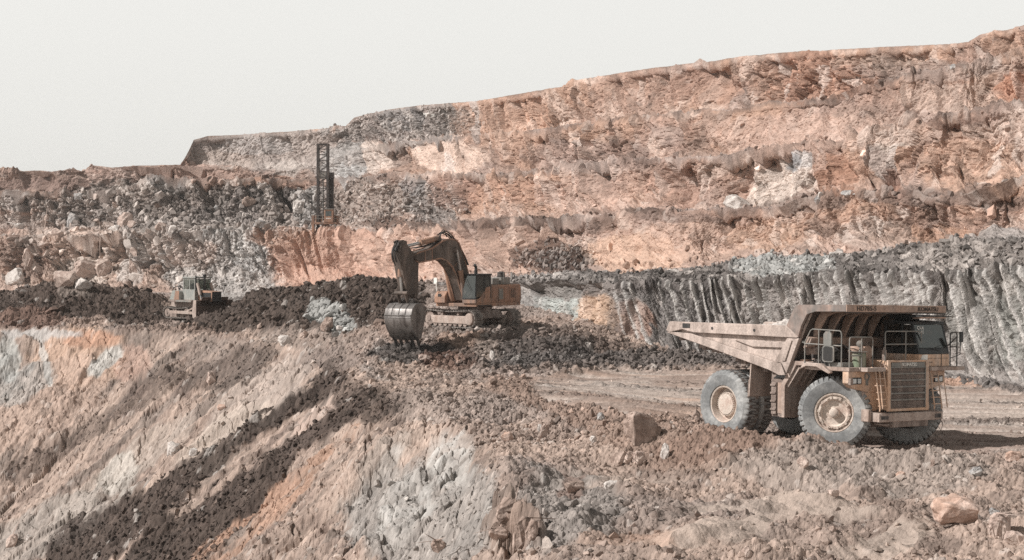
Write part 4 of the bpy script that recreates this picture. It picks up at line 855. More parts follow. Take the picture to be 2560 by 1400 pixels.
MB().lathe([(.23, 0), (.25, .03), (.33, .045), (.34, .06), (.25, .07), (.001, .05)], (6.02, -1.82, 3.50), (0, 0, 1), 28).build('drum_lid', M_grey, dr)
b = MB(); b.tube([(6.1, -1.9, 3.5), (6.12, -1.86, 3.75)], .03).lathe([(.001, 0), (.10, .01), (.12, .03), (.09, .05), (.001, .06)], (6.1, -1.88, 3.84), (.67, -.74, 0), 24); b.build('work_lamp', M_grey, TR)
b = MB(); b.cyl((6.45, -.95, 3.24), (6.45, -.95, 3.62), .085, n=14).cyl((6.45, -.95, 3.62), (6.45, -.95, 3.72), .05, .03, n=10); b.build('fire_extinguisher', M_mud, TR)
b = MB(); b.prism([(3.55,3.62), (4.05,3.95), (4.3,3.55), (3.85,3.35)], -2.2, -1.5).cyl((4.15, -2.1, 3.6), (4.3, -2.1, 3.1), .16, .19, n=20); b.build('exhaust_pipe', M_dusty, TR, .01)
# ---- cab
x0, x1, ya, yb = 4.95, 6.68, .72, 2.48
cab = MB(); cab.box(x0, x1, ya, yb, 3.0, 3.46); cab = cab.build('cab', M_paint, TR, .03)
b = MB()                                               # dark upper frame: pillars, sills and roof round open windows
for y0_, y1_ in ((ya, ya+.08), (yb-.08, yb)):
    b.prism([(x0,3.462), (x0+.12,3.462), (x0+.20,4.55), (x0+.1,4.55)], y0_, y1_); b.prism([(x1-.13,3.462), (x1,3.462), (x1-.30,4.55), (x1-.42,4.55)], y0_, y1_)
    b.box(x0+.13, x1-.14, y0_, y1_, 3.462, 3.68); b.prism([(5.82,3.68), (5.92,3.68), (5.92,4.55), (5.82,4.55)], y0_, y1_)
b.prism([(x1-.06,3.464), (x1-.001,3.464), (x1-.055,3.68), (x1-.12,3.68)], ya+.08, yb-.08)
b.box(x0+.01, x0+.09, ya+.08, yb-.08, 3.464, 4.5)
b.prism([(x0+.02,4.55), (x1-.28,4.55), (x1-.32,4.66), (x0+.15,4.70)], ya-.04, yb+.04)
fr = b.build('cab_frame', M_black, cab, .012)
b = MB(); b.plate([(x1-.075, ya+.09, 3.69), (x1-.075, yb-.09, 3.69), (x1-.33, yb-.09, 4.54), (x1-.33, ya+.09, 4.54)], .012); b.build('windscreen', M_glass, cab, each=True)
b = MB(); b.plate([(x0+.14, ya+.035, 3.69), (5.81, ya+.035, 3.69), (5.81, ya+.035, 4.54), (x0+.21, ya+.035, 4.54)], .01).plate([(5.93, ya+.035, 3.69), (x1-.15, ya+.035, 3.69), (x1-.40, ya+.035, 4.54), (5.93, ya+.035, 4.54)], .01); b.build('side_window', M_glass, cab, each=True)
b = MB(); b.plate([(x0+.14, yb-.035, 3.69), (5.81, yb-.035, 3.69), (5.81, yb-.035, 4.54), (x0+.21, yb-.035, 4.54)], .01).plate([(5.93, yb-.035, 3.69), (x1-.15, yb-.035, 3.69), (x1-.40, yb-.035, 4.54), (5.93, yb-.035, 4.54)], .01); b.build('side_window', M_glass, cab, each=True)
b = MB(); b.prism([(5.35,3.3), (5.85,3.3), (5.85,3.55), (5.5,3.58), (5.42,4.25), (5.28,4.25)], 1.35, 1.85).lathe([(.2, 0), (.22, .015), (.2, .03)], (6.2, 1.6, 3.85), (-.5, 0, .85), 20); b.build('seat', M_dark, cab, .03)
for i_, (s1, z_, w_) in enumerate((('CUIDA', 4.42, .36), ('TU', 4.26, .30))):
    Mx = Matrix.Translation((x1-.288+(4.54-z_)*.30-.0, ya+.36, z_)) @ RX @ Matrix.Rotation(-.29, 4, 'X'); text('sticker', ('CUI', 'LUT')[i_], w_, .12, M_white, Mx, cab, .004)
b = MB(); b.tube([(x1-.03, 1.2, 3.62), (x1-.02, 1.5, 3.66), (x1-.10, 2.1, 3.78)], .012).tube([(x1-.03, 1.9, 3.6), (x1-.02, 1.5, 3.66)], .012); b.build('wiper', M_black, cab)
b = MB(); b.box(x1+.002, x1+.012, 1.98, 2.01, 3.02, 3.45).box(x1+.002, x1+.008, 1.15, 1.5, 3.15, 3.17).box(x1+.002, x1+.008, .8, 2.4, 3.3, 3.31); b.build('panel_gap', M_black, cab)
MB().prism([(.76,3.2), (1.18,3.2), (1.22,3.44), (.9,3.44)], x1+.002, x1+.01, 'x').build('dirt_patch', M_white, cab)
b = MB(); b.prism([(5.2,4.74), (6.4,4.80), (6.75,4.84), (6.75,4.87), (5.2,4.90)], .8, 2.5); b.box(5.3, 5.5, 1.0, 2.2, 4.70, 4.76); b.build('roof_guard', M_black, cab, .01)
b = MB(); b.plate([(6.25, .85, 4.81), (6.72, .85, 4.83), (6.72, 2.2, 4.83), (6.25, 2.2, 4.81)], -.05); b.build('sun_visor', M_paintd, cab)
b = MB(); b.tube([(6.7, 2.5, 3.3), (6.95, 2.75, 3.45), (6.95, 2.78, 4.15)], .018); b.prism([(2.72,3.9), (2.9,3.9), (2.9,4.3), (2.72,4.3)], 6.93, 6.98, 'x'); b.build('mirror', M_black, TR, each=True)
b = MB(); b.tube(arc((6.6, -1.05, 2.5), (6.65, -1.5, 3.0), (6.5, -1.15, 3.15)), .03); b.tube([(6.66, -1.19, 2.6), (6.7, -1.22, 2.85), (6.68, -1.19, 3.1), (6.6, -1.17, 3.15), (6.56, -1.18, 2.85), (6.62, -1.18, 2.6)], .022); b.build('hose', M_paintd, TR)
b = MB(); b.lathe([(.09, 0), (.14, .005), (.14, .03), (.09, .03), (.09, 0)], (6.302, -1.72, 2.66), (1, 0, 0), 20); b.box(6.302, 6.33, -1.78, -1.66, 2.36, 2.54); b.build('tow_eye', M_grey, TR)
MB().box(6.302, 6.42, -2.72, -2.58, 2.38, 2.62).build('side_lamp', M_mud, TR, .01)
# ================================================================== EXCAVATOR
a_ = math.radians(58)
MX = Matrix.Translation((-2.49, 115.82, 2.45)) @ Matrix.Rotation(math.pi+a_, 4, 'Z')
EX = tag(empty('excavator', MX), 'orange crawler excavator with bent brown arm and its steel bucket on the ground', 'excavator')
M_exo = dusty('excavator_orange', (168,122,92), (128,104,90), .7, 1.4, .5)
M_exb = dusty('boom_brown', (84,72,64), (124,106,94), .75, 1.3, .45, bump=.35)
M_exd = dusty('counterweight_rust', (160,116,90), (126,104,90), .75, 1.2, .4)
M_track = dusty('track_steel', (136,126,118), (92,82,76), .7, 3, .5, metal=.1)
# undercarriage, turned differently from the house
b_ = math.radians(47)
U_ = MX.inverted() @ (Matrix.Translation((-2.49, 115.82, 2.45)) @ Matrix.Rotation(-b_, 4, 'Z'))
def track(y0, y1, L0, L1, zr, root, M_, shoes=46, name='track'):
    """stadium-shaped belt between two end wheels, shoes as separate ridged plates in one belt mesh"""
    r = zr; per = 2*(L1-L0)+2*math.pi*r
    def pt(s):
        s %= per; S1 = L1-L0
        if s < S1: return (L0+s, 2*r-.07*math.sin(math.pi*s/S1)*1.2), (1, 0)
        s -= S1
        if s < math.pi*r: a = s/r; return (L1+r*math.sin(a), r+r*math.cos(a)), (math.cos(a), -math.sin(a))
        s -= math.pi*r
        if s < S1: return (L1-s, 0), (-1, 0)
        s -= S1; a = s/r; return (L0-r*math.sin(a), r-r*math.cos(a)), (-math.cos(a), math.sin(a))
    b = MB()
    for k in range(shoes):
        (x, z), (tx, tz) = pt(k*per/shoes); (x2, z2), _ = pt((k+.86)*per/shoes)
        n = (-tz, tx); 
        b.prism([(x, z), (x2, z2), (x2+n[0]*.05, z2+n[1]*.05), (x+(x2-x)*.55+n[0]*.05, z+(z2-z)*.55+n[1]*.05), (x+(x2-x)*.5+n[0]*.11, z+(z2-z)*.5+n[1]*.11), (x+(x2-x)*.36+n[0]*.11, z+(z2-z)*.36+n[1]*.11), (x+(x2-x)*.3+n[0]*.05, z+(z2-z)*.3+n[1]*.05), (x+n[0]*.05, z+n[1]*.05)], y0, y1)
        b.prism([(x-n[0]*.07, z-n[1]*.07), (x2-n[0]*.07, z2-n[1]*.07), (x2, z2), (x, z)], (y0+y1)/2-.12, (y0+y1)/2+.12)
    o = b.build(name, M_track, root); o.matrix_local = M_
    ym = (y0+y1)/2; f_ = MB()
    f_.box(L0+.2, L1-.15, y0+.14, y1-.14, r*.75, r*1.35)
    f_.build('track_frame', M_dusty, o, .03)
    MB().prism([(L0+.45, .22), (L1-.35, .22), (L1-.25, .62), (L0+.35, .62)], y0+.08, y0+.13).build('roller_guard', M_dusty, o, .01)
    w_ = MB()
    for L in (L0, L1): w_.lathe([(.001, ym-.26), (r*.32, ym-.26), (r*.34, ym-.22), (r*.80, ym-.20), (r*.88, ym-.2), (r*.88, ym+.2), (r*.80, ym+.2), (.001, ym+.26)], (L, 0, r), n=28)
    for k in range(7): L = L0+.65+k*(L1-L0-1.2)/6; w_.cyl((L, ym-.24, .22), (L, ym+.24, .22), .2, n=16)
    for k in range(2): L = L0+1.3+k*1.6; w_.cyl((L, ym-.2, 2*r-.2), (L, ym+.2, 2*r-.2), .12, n=12)
    w_.build('roller', M_mud, o)
    return o
track(-2.20, -1.45, -2.35, 1.85, .54, EX, U_); track(1.25, 2.0, -2.35, 1.85, .54, EX, U_)
b = MB(); b.prism([(-1.5,.55), (1.5,.55), (1.1,1.1), (-1.1,1.1)], -1.5, 1.3).cyl((0, 0, 1.0), (0, 0, 1.32), 1.15, n=36); o = b.build('undercarriage', M_mud, EX, .03); o.matrix_local = U_
MB().lathe([(.001, 0), (.30, .0), (.38, .03), (.40, .08), (.40, .2)], (1.85, -2.26, .54), (0, 1, 0), 28).build('idler_cover', M_dusty, EX).matrix_local = U_
# house
h = MB(); h.box(-3.2, 2.3, -1.6, 1.62, 1.36, 1.58); h.box(-3.18, .5, -1.6, -.5, 1.58, 2.74)
house = h.build('house', M_exo, EX, .02)
b = MB(); b.prism([(-3.2,1.5), (-2.75,1.42), (-2.6,1.58), (-2.6,2.78), (-3.15,2.78), (-3.3,2.5), (-3.32,1.75)], -1.62, 1.62); b.build('counterweight', M_exd, house, .05)
b = MB(); b.box(-2.58, .48, .35, 1.60, 1.582, 2.78); side = b.build('engine_cover', M_exo, house, .04)
b = MB()
for x0_, x1_ in ((-.35, .30), (-1.0, -.42), (-1.75, -1.15), (-2.5, -1.85)): b.box(x0_, x1_, 1.602, 1.63, 1.68, 2.62)
b.build('service_door', M_exd, side, .01, each=True)
b = MB()
for z in [1.9+.09*k for k in range(7)]: b.box(-2.42, -1.93, 1.632, 1.645, z, z+.045)
b.build('louvre', M_dark, side)
MB().box(-.98, -.46, 1.632, 1.64, 1.8, 2.5).build('grey_panel', M_grey, side, each=True)
b = MB(); b.box(-2.2, -.9, -.9, .9, 2.76, 3.0).box(-.8, .2, -.8, .6, 2.76, 2.95).box(-1.0, -.2, .4, 1.3, 2.79, 3.2).box(-2.2, -1.1, .5, 1.4, 2.79, 3.25); b.build('engine_hood', M_grey, house, .03)
b = MB(); b.cyl((-1.7, 1.0, 3.25), (-1.7, 1.0, 3.55), .26, .26).cyl((-1.7, 1.0, 3.55), (-1.7, 1.0, 3.66), .28, .12); b.build('air_cleaner', M_dark, house)
b = MB(); b.tube([(-2.3, 1.5, 2.78), (-2.3, 1.5, 3.6), (-1.2, 1.5, 3.6), (-1.2, 1.5, 2.78)], .02).tube([(-2.3, .6, 2.78), (-2.3, .6, 3.6), (-1.2, .6, 3.6)], .02); b.build('handrail', M_grey, house)
b = MB(); b.cyl((.35, .3, 2.7), (.35, .3, 3.75), .12).tube([(.35, .3, 3.75), (.35, .3, 3.95), (.5, .3, 4.12)], .1); b.build('exhaust_pipe', M_dark, house)
# cab
c = MB(); c.prism([(.55,1.58), (2.42,1.58), (2.42,1.86), (1.95,1.9), (1.45,2.3), (1.1,2.62), (.55,2.7)], 1.56, 1.64); c.prism([(.55,1.58), (2.42,1.58), (2.42,1.84), (.55,1.84)], .58, 1.56); cab2 = c.build('cab', M_exo, EX, .015)
b = MB()
for y0_, y1_ in ((.56, .62), (1.58, 1.64)):
    b.prism([(2.30,1.84), (2.42,1.84), (2.34,3.42), (2.24,3.42)], y0_, y1_); b.box(1.28, 1.38, y0_, y1_, 1.9, 3.42); b.box(.55, .66, y0_, y1_, 1.9, 3.42); b.box(.66, 2.26, y0_, y1_, 3.3, 3.42)
b.box(.55, .6, .62, 1.58, 1.84, 3.42); b.box(2.36, 2.44, .62, 1.58, 1.842, 1.95)
b.prism([(.5,3.42), (2.42,3.42), (2.40,3.50), (.5,3.53)], .52, 1.68); b.build('cab_frame', M_black, cab2, .01)
MB().plate([(2.39, .63, 1.95), (2.39, 1.57, 1.95), (2.31, 1.57, 3.4), (2.31, .63, 3.4)], .01).build('windscreen', M_glass, cab2, each=True)
MB().plate([(.67, 1.61, 2.3), (2.29, 1.61, 1.95), (2.25, 1.61, 3.3), (.67, 1.61, 3.3)], .01).build('side_window', M_glass, cab2, each=True)
MB().prism([(.9,1.84), (1.4,1.84), (1.4,2.2), (1.05,2.25), (.95,2.95), (.82,2.95)], .85, 1.35).build('seat', M_dark, cab2, .03)
b = MB(); b.box(.6, 2.2, 1.66, 1.72, 1.38, 1.46).tube([(2.42, .8, 3.5), (2.46, .8, 3.2), (2.46, 1.3, 2.4)], .012); b.build('step', M_dark, cab2, each=True)
b = MB(); b.prism([(.9,1.58), (2.5,1.58), (2.5,2.05), (2.2,2.35), (.9,2.35)], -1.6, -.75); fb = b.build('tool_box', M_exo, EX, .04)
MB().box(2.502, 2.52, -1.3, -1.05, 2.0, 2.2).build('work_lamp', M_dark, fb)
b = MB(); b.tube([(2.4, -1.5, 2.35), (2.4, -1.5, 2.95)], .03).box(2.33, 2.4, -1.72, -1.45, 2.85, 3.25); b.build('mirror', M_white, EX, each=True)
# boom
boom = [(1.35,1.75), (1.95,1.75), (2.25,2.45), (2.75,3.4), (3.25,3.98), (3.9,4.4), (4.6,4.56), (5.8,4.42), (7.1,4.28), (7.45,4.45), (7.5,4.72), (7.1,4.92), (5.6,5.2), (4.4,5.68), (3.7,5.8), (2.9,5.78), (2.5,5.55), (1.9,4.7), (1.35,3.5), (1.1,2.3)]
bm_ = MB().prism(boom, -.36, .36).build('boom', M_exb, EX, .03)
b = MB()                                             # welded flanges and side stiffeners
for pl, hw in ((boom, .36),):
    for s_ in (-1, 1):
        for i in range(len(pl)): p_, q_ = pl[i], pl[(i+1) % len(pl)]; b.bar((p_[0], s_*hw, p_[1]), (q_[0], s_*hw, q_[1]), .09, .07, up=(0, 1, 0))
        for (u0, v0, u1, v1) in ((5.6,4.5,5.6,5.12), (6.4,4.42,6.4,5.0), (2.3,4.6,3.0,4.05), (1.4,3.2,2.4,2.9)): b.bar((u0, s_*hw, v0), (u1, s_*hw, v1), .05, .06, up=(0, 1, 0))
b.build('boom_flange', M_exd, bm_)
b = MB()
for s_ in (-1, 1): b.cyl((3.05, s_*.36, 5.1), (3.05, s_*.62, 5.1), .19, n=18); b.cyl((4.35, s_*.36, 5.45), (4.35, s_*.44, 5.45), .14)
b.prism([(4.2,5.7), (4.75,5.65), (4.55,5.98), (4.35,5.98)], -.2, -.1).prism([(4.2,5.7), (4.75,5.65), (4.55,5.98), (4.35,5.98)], .1, .2); b.build('pin_boss', M_exb, bm_, .02, each=True)
def ram(p0, p1, y, r, split=.5, par=None, nm='ram'):
    p0 = Vector((p0[0], y, p0[1])); p1 = Vector((p1[0], y, p1[1])); m = p0.lerp(p1, split)
    o = MB().cyl(p0, m, r, n=16).cyl(m-(m-p0).normalized()*.12, m+(m-p0).normalized()*.02, r*1.15, n=16).build(nm, M_exo, par or EX)
    MB().cyl(m, p1, r*.55, n=12).build('piston_rod', M_chrome, o); return o
for s_ in (-1, 1): ram((1.95, 1.72), (3.05, 5.1), s_*.54, .17, .60)
ram((4.45, 5.85), (8.15, 5.28), 0, .19, .55)
# stick
stick = [(8.85,5.5), (8.35,5.52), (7.75,5.0), (7.25,4.85), (7.0,4.55), (7.05,3.6), (7.05,2.25), (7.35,2.05), (7.75,2.1), (8.35,2.6), (8.7,3.6), (9.0,4.6), (9.12,5.1)]
st_ = MB().prism(stick, -.32, .32).build('stick', M_exb, EX, .04)
b = MB()
for s_ in (-1, 1): b.cyl((7.35, s_*.32, 4.6), (7.35, s_*.48, 4.6), .22, n=18); b.prism([(8.2,5.45), (8.9,5.45), (9.05,5.6), (8.7,5.72), (8.25,5.65)], s_*.2-.06, s_*.2+.06)
b.build('pin_boss', M_exb, st_, .02, each=True)
ram((8.75, 5.0), (8.45, 2.45), 0, .17, .62); 
b = MB()
for s_ in (-1, 1):
    b.bar((8.5, s_*.38, 2.35), (7.55, s_*.38, 2.45), .07, .26); b.bar((8.5, s_*.30, 2.4), (8.15, s_*.30, 1.7), .08, .26)
b.cyl((8.5, -.5, 2.36), (8.5, .5, 2.36), .12).cyl((7.5, -.45, 2.2), (7.5, .45, 2.2), .16).cyl((7.45, -.55, 1.75), (7.45, .55, 1.75), .13); b.build('linkage', M_exb, EX, .01, each=True)
# bucket: curved shell with side plates, lips and teeth
def bk(p): return p
shell = [(7.15,1.42), (7.7,1.72), (8.35,1.70), (8.75,1.38), (8.92,.9), (8.85,.45), (8.6,.0), (8.3,-.35), (8.05,-.55)]
inner = [(x-.07*(1 if i > 1 else 0), z-.07) for i, (x, z) in enumerate(shell)]
b = MB(); b.prism(shell+inner[::-1], -1.0, 1.0)
bucket = b.build('bucket', M_steel, EX, .012, sharp=50)
b = MB()
for s_ in (-1, 1):
    b.prism([(7.15,1.42), (7.7,1.72), (8.35,1.70), (8.75,1.38), (8.92,.9), (8.85,.45), (8.6,.0), (8.3,-.35), (8.05,-.55), (7.75,-.5), (7.45,.4), (7.25,1.0)], s_*1.0-.035, s_*1.0+.035)
b.build('side_plate', M_steel, bucket, .01)
b = MB()
for y in (-.36, .30):
    for q in (-.07, .07): b.prism([(7.3,1.5), (8.3,1.68), (7.8,2.0), (7.5,2.05), (7.35,1.9)], y+q-.03, y+q+.03)
for i in range(3): t = (8.93-.04*i, .95-.16*i); b.box(t[0]-.03, t[0]+.03, -1.02, 1.02, t[1], t[1]+.05)
for y in (-.5, .05, .55): b.tube([(8.38, y, 1.72), (8.78, y, 1.4), (8.95, y, .92)], .018)
b.build('wear_strip', M_steel, bucket, .01, each=True)
for k in range(5):
    y = -.88+k*.44
    MB().prism([(8.32,-.36), (8.02,-.60), (7.72,-1.18), (7.66,-1.16), (7.92,-.50)], y-.09, y+.09).build('tooth', M_dark, bucket, .015)
# hoses
b = MB()
for y, q in ((-.15, 0), (-.05, .06), (.08, .03), (.16, .1)):
    b.tube(arc((4.5, y, 5.85), (3.9+q, y, 6.55+q*3), (2.75, y+.1, 5.75), 12)[:], .035, 6); b.tube(arc((2.75, y+.1, 5.75), (2.2, y+.2, 5.3), (1.55, y+.35, 4.1)), .035, 6)
    b.tube(arc((9.0, y, 5.4), (9.55+q, y, 5.0+q), (9.15, y, 4.3), 10), .035, 6); b.tube(arc((8.3, y, 5.5), (8.95+q, y, 6.0), (9.15, y, 5.0), 10), .035, 6); b.tube(arc((7.9, y, 5.2), (6.5, y+.1, 5.2), (5.0, y+.1, 5.55), 10), .03, 6)
b.tube(arc((4.3, .1, 5.9), (4.0, .1, 6.9), (3.55, .1, 5.95), 12), .035, 6); b.tube(arc((9.2, .1, 5.1), (10.0, .1, 5.0), (9.25, .1, 4.1), 12), .035, 6)
b.build('hose', M_dark, EX)
# ================================================================== BULLDOZER
a_ = math.radians(42); MD = Matrix.Translation((-30.7, 160., 1.50)) @ Matrix.Rotation(-a_, 4, 'Z')
DZ = tag(empty('bulldozer', MD), 'old orange and grey bulldozer with a dark curved blade between the dark soil heaps', 'bulldozer')
M_cabg = dusty('grey_green_cab', (140,143,137), (160,152,142), .6, 1.5, .4)
M_blade = dusty('blade_brown', (92,74,64), (122,94,80), .7, 1.2, .4)
I4 = Matrix.Identity(4)
track(-1.45, -.85, -.45, 2.45, .45, DZ, I4, 40); track(.85, 1.45, -.45, 2.45, .45, DZ, I4, 40)
b = MB(); b.box(-.1, 3.2, -.8, .8, .6, 1.5).box(-.2, 3.25, -1.4, 1.4, 1.42, 1.62); b.build('hull', M_mud, DZ, .03)
b = MB(); b.prism([(-.2,1.62), (.25,2.45), (1.0,2.5), (1.35,2.4), (1.35,1.62)], -1.3, 1.3); tk = b.build('rear_tank', M_cabg, DZ, .03)
MB().prism([(.55,1.64), (.75,2.46), (1.3,2.44), (1.3,1.64)], -1.33, -1.303).build('orange_panel', M_exd, tk); MB().box(1.0, 3.2, -1.43, -1.402, 1.44, 1.6).build('step', M_grey, DZ, each=True)
b = MB(); b.prism([(3.1,1.5), (5.1,1.5), (5.15,2.4), (3.1,2.55)], -.55, .55); hd = b.build('hood', M_exo, DZ, .03)
MB().box(5.13, 5.2, -.5, .5, 1.5, 2.4).build('radiator', M_black, hd, .01); MB().box(3.6, 5.0, -.58, -.553, 1.6, 2.3).build('side_opening', M_black, hd)
cb = MB().box(1.35, 3.15, -.95, .95, 1.62, 2.5).build('cab', M_cabg, DZ, .02)
b = MB()
for x in (1.38, 2.3, 3.05):
    for y in (-.92, .84): b.box(x, x+.09, y, y+.08, 2.5, 3.62)
b.box(1.3, 3.25, -1.0, 1.0, 3.62, 3.74).box(1.38, 3.14, -.93, -.86, 2.5, 2.58).box(1.38, 3.14, .86, .93, 2.5, 2.58).box(1.47, 2.3, -.92, -.87, 3.5, 3.62).box(2.39, 3.05, -.92, -.87, 3.5, 3.62); b.build('cab_frame', M_cabg, cb, .02)
MB().box(1.42, 2.28, -.90, -.89, 2.6, 3.5).box(2.42, 3.03, -.90, -.89, 2.0, 3.5).box(1.42, 3.03, .88, .89, 2.6, 3.5).build('side_window', M_glassc, cb, each=True)
MB().box(3.10, 3.11, -.82, .82, 2.6, 3.55).build('windscreen', M_glassc, cb, each=True); MB().prism([(1.7,2.3), (2.2,2.3), (2.2,2.6), (1.85,2.62), (1.75,3.1), (1.62,3.1)], -.3, .3).build('seat', M_dark, cb, .03)
b = MB(); b.cyl((3.5, -.1, 2.5), (3.5, -.1, 3.75), .09).cyl((3.5, -.1, 3.75), (3.5, -.1, 3.98), .16); b.build('exhaust_pipe', M_black, DZ)
MB().cyl((3.2, -.85, 2.5), (3.2, -.85, 3.85), .07).build('air_intake', M_black, DZ)
for s_ in (-1, 1):
    o = MB().cyl((3.3, s_*.75, 3.15), (3.75, s_*.78, 2.1), .14, n=14).build('lift_cylinder', M_dusty, DZ); MB().cyl((3.75, s_*.78, 2.1), (4.1, s_*.8, 1.2), .07).build('piston_rod', M_chrome, o)
    MB().bar((.9, s_*1.62, .5), (4.55, s_*1.62, .45), .18, .26).build('push_arm', M_dusty, DZ, .02)
    MB().bar((2.6, s_*1.62, .5), (4.5, s_*1.55, 1.2), .12, .14).build('brace', M_dusty, DZ, each=True)
bl = [(4.75,-.25), (4.60,.1), (4.50,.6), (4.56,1.1), (4.85,1.62), (4.72,1.66), (4.42,1.15), (4.36,.6), (4.45,.1), (4.6,-.28)]
bz = MB().prism(bl, -2.05, 2.05); bz.prism([(4.56,1.1), (4.85,1.62), (5.0,1.9), (4.9,1.92), (4.72,1.66)], -1.5, 1.5); bz = bz.build('blade', M_blade, DZ, .01, sharp=50)
MB().prism([(4.35,-.25), (4.85,-.25), (4.85,1.65), (4.45,1.65), (4.3,.7)], -2.12, -2.052).prism([(4.35,-.25), (4.85,-.25), (4.85,1.65), (4.45,1.65), (4.3,.7)], 2.052, 2.12).build('end_plate', M_dusty, bz, .01, each=True)
b = MB(); b.box(-1.1, -.2, -.35, .35, .9, 1.9).prism([(-1.5,.9), (-1.1,.8), (-.95,2.6), (-1.25,2.75), (-1.4,2.2)], -.12, .12).cyl((-.35, -.5, 2.2), (-1.1, -.5, 2.3), .13).cyl((-.35, .5, 2.2), (-1.1, .5, 2.3), .13); b.build('ripper', M_dusty, DZ, .02)
b = MB(); b.tube([(.0, -.3, 2.4), (-.3, -.2, 2.85), (-.9, -.3, 2.7), (-1.1, -.3, 2.2)], .05).tube([(.0, .3, 2.4), (-.3, .2, 2.75), (-.9, .3, 2.6)], .05); b.build('hose', M_dark, DZ)
b = MB(); b.tube([(.9, -.9, 2.5), (.9, -.9, 2.8)], .03).box(.82, .98, -.98, -.84, 2.8, 2.95); b.build('work_lamp', M_dark, DZ); b = MB(); b.tube([(5.0, .9, 2.4), (5.1, 1.0, 2.9)], .03).tube([(5.3, .6, 2.3), (5.1, 1.0, 2.95)], .03).box(5.0, 5.15, .93, 1.07, 2.9, 3.02); b.build('work_lamp', M_dark, DZ)
# driver: one skinned body seated in the cab
def person(M_, name, label):
    J = [((0,0,0), .17), ((0,0,.22), .16), ((0,0,.42), .19), ((.02,0,.55), .10), ((.03,0,.62), .065), ((.05,0,.74), .11), ((.06,0,.83), .09),
         ((0,.20,.48), .075), ((.16,.27,.27), .055), ((.38,.22,.26), .045), ((.46,.20,.27), .04), ((0,-.20,.48), .075), ((.18,-.27,.30), .055), ((.38,-.20,.36), .045), ((.46,-.18,.38), .04),
         ((.08,.11,-.02), .11), ((.46,.14,-.02), .085), ((.50,.14,-.42), .06), ((.62,.14,-.48), .05), ((.08,-.11,-.02), .11), ((.46,-.14,-.02), .085), ((.50,-.14,-.42), .06), ((.62,-.14,-.48), .05)]
    E_ = [(0,1),(1,2),(2,3),(3,4),(4,5),(5,6),(2,7),(7,8),(8,9),(9,10),(2,11),(11,12),(12,13),(13,14),(0,15),(15,16),(16,17),(17,18),(0,19),(19,20),(20,21),(21,22)]
    me = bpy.data.meshes.new(name); me.from_pydata([p for p, r in J], E_, []); o = bpy.data.objects.new(name, me); COL.objects.link(o); o.matrix_world = M_
    m = o.modifiers.new('skin', 'SKIN'); sv = me.skin_vertices[0].data if me.skin_vertices else None
    if sv is None: 
        bm = bmesh.new(); bm.from_mesh(me); bm.verts.layers.skin.verify(); bm.to_mesh(me); bm.free(); sv = me.skin_vertices[0].data
    for i, (p, r) in enumerate(J): sv[i].radius = (r, r)
    sv[0].use_root = True; s2 = o.modifiers.new('sub', 'SUBSURF'); s2.levels = 1; s2.render_levels = 2; me.materials.append(M_cloth)
    tag(o, label, 'person')
    h_ = MB().lathe([(.001, .09), (.05, .08), (.08, .05), (.095, .0), (.09, -.05), (.07, -.1), (.04, -.13), (.001, -.135)], (.07, 0, .76), (0, 0, 1), 16); h_.tube([(.15, 0, .77), (.185, 0, .745), (.15, 0, .735)], .014, 6).cyl((.06, .09, .75), (.06, .105, .75), .02).cyl((.06, -.105, .75), (.06, -.09, .75), .02)
    h_.build('head', M_skin, o); MB().lathe([(.001, .14), (.07, .12), (.105, .06), (.108, .02), (.15, .015), (.001, .01)], (.06, 0, .78), (0, 0, 1), 16).build('hard_hat', M_white, o)
person(MD @ Matrix.Translation((1.98, 0, 2.60)), 'person', 'driver in dark work clothes seated in the bulldozer cab with hands forward')
# ================================================================== DRILL RIG
MR = Matrix.Translation(((812-1280)/F*264, 264, 10.75)) @ Matrix.Rotation(math.radians(-92), 4, 'Z') @ Matrix.Scale(-1, 4, (0, 1, 0))      # local x towards the camera
DR = tag(empty('drill_rig', MR), 'orange drill rig with a tall dark lattice mast on the bench edge', 'drill rig')
M_mast = dusty('mast_dark', (62,56,54), (96,84,78), .7, 2, .4)
def mp(px_, py_): return (-(px_-812)/F*264*-1, 10.75*0+(578-py_)/F*264)      # picture offset -> metres right, up
b = MB()
for y in (-.95, .55):
    for x in (0, .9): b.box(x-.09, x+.09, -y-.18, -y+.18, .9, 13.5) if x else b.box(x-.07, x+.07, -y-.16, -y+.16, .9, 13.5)
for i in range(14):
    z = 1.6+i*.86
    for x in (0, .9): b.bar((x, .95, z), (x, -.55, z), .09, .09); b.bar((x, .95 if i % 2 else -.55, z), (x, -.55 if i % 2 else .95, z+.86 if i < 13 else z+.7), .08, .08)
    for y in (.95, -.55): b.bar((0, y, z), (.9, y, z+.4), .08, .08)
b.box(-.1, 1.0, -.75, 1.15, 13.4, 13.6); mast = b.build('mast', M_mast, DR)
b = MB(); b.cyl((.45, .2, .4), (.45, .2, 9.0), .11).box(.1, .9, -.45, .85, 8.2, 9.3); b.build('drill_string', M_grey, mast)
b = MB(); b.tube(arc((.9, .8, 8.9), (.9, .7, 10.2), (.9, -.2, 10.8)), .05).tube(arc((.9, -.2, 10.8), (.9, -.5, 11.2), (.9, -.75, 8.8)), .05); b.build('hose', M_grey, mast)
b = MB()
for k in range(4): b.cyl((.3+.15*(k % 2), -.85-.17*k, 2.6), (.3+.15*(k % 2), -.85-.17*k, 8.9), .1, n=10)
b.box(.1, .8, -1.5, -.7, 8.3, 9.2).box(.1, .8, -1.5, -.7, 2.4, 2.8); b.build('rod_carousel', M_mast, DR)
b = MB()
for y in (-.75, -1.35): b.bar((.4, y, 9.2), (.4, y, 11.6), .05, .05)
for z in (9.6, 10.1, 10.6, 11.1, 11.6): b.bar((.4, -.75, z), (.4, -1.35, z), .05, .05)
b.build('service_ladder', M_grey, DR)
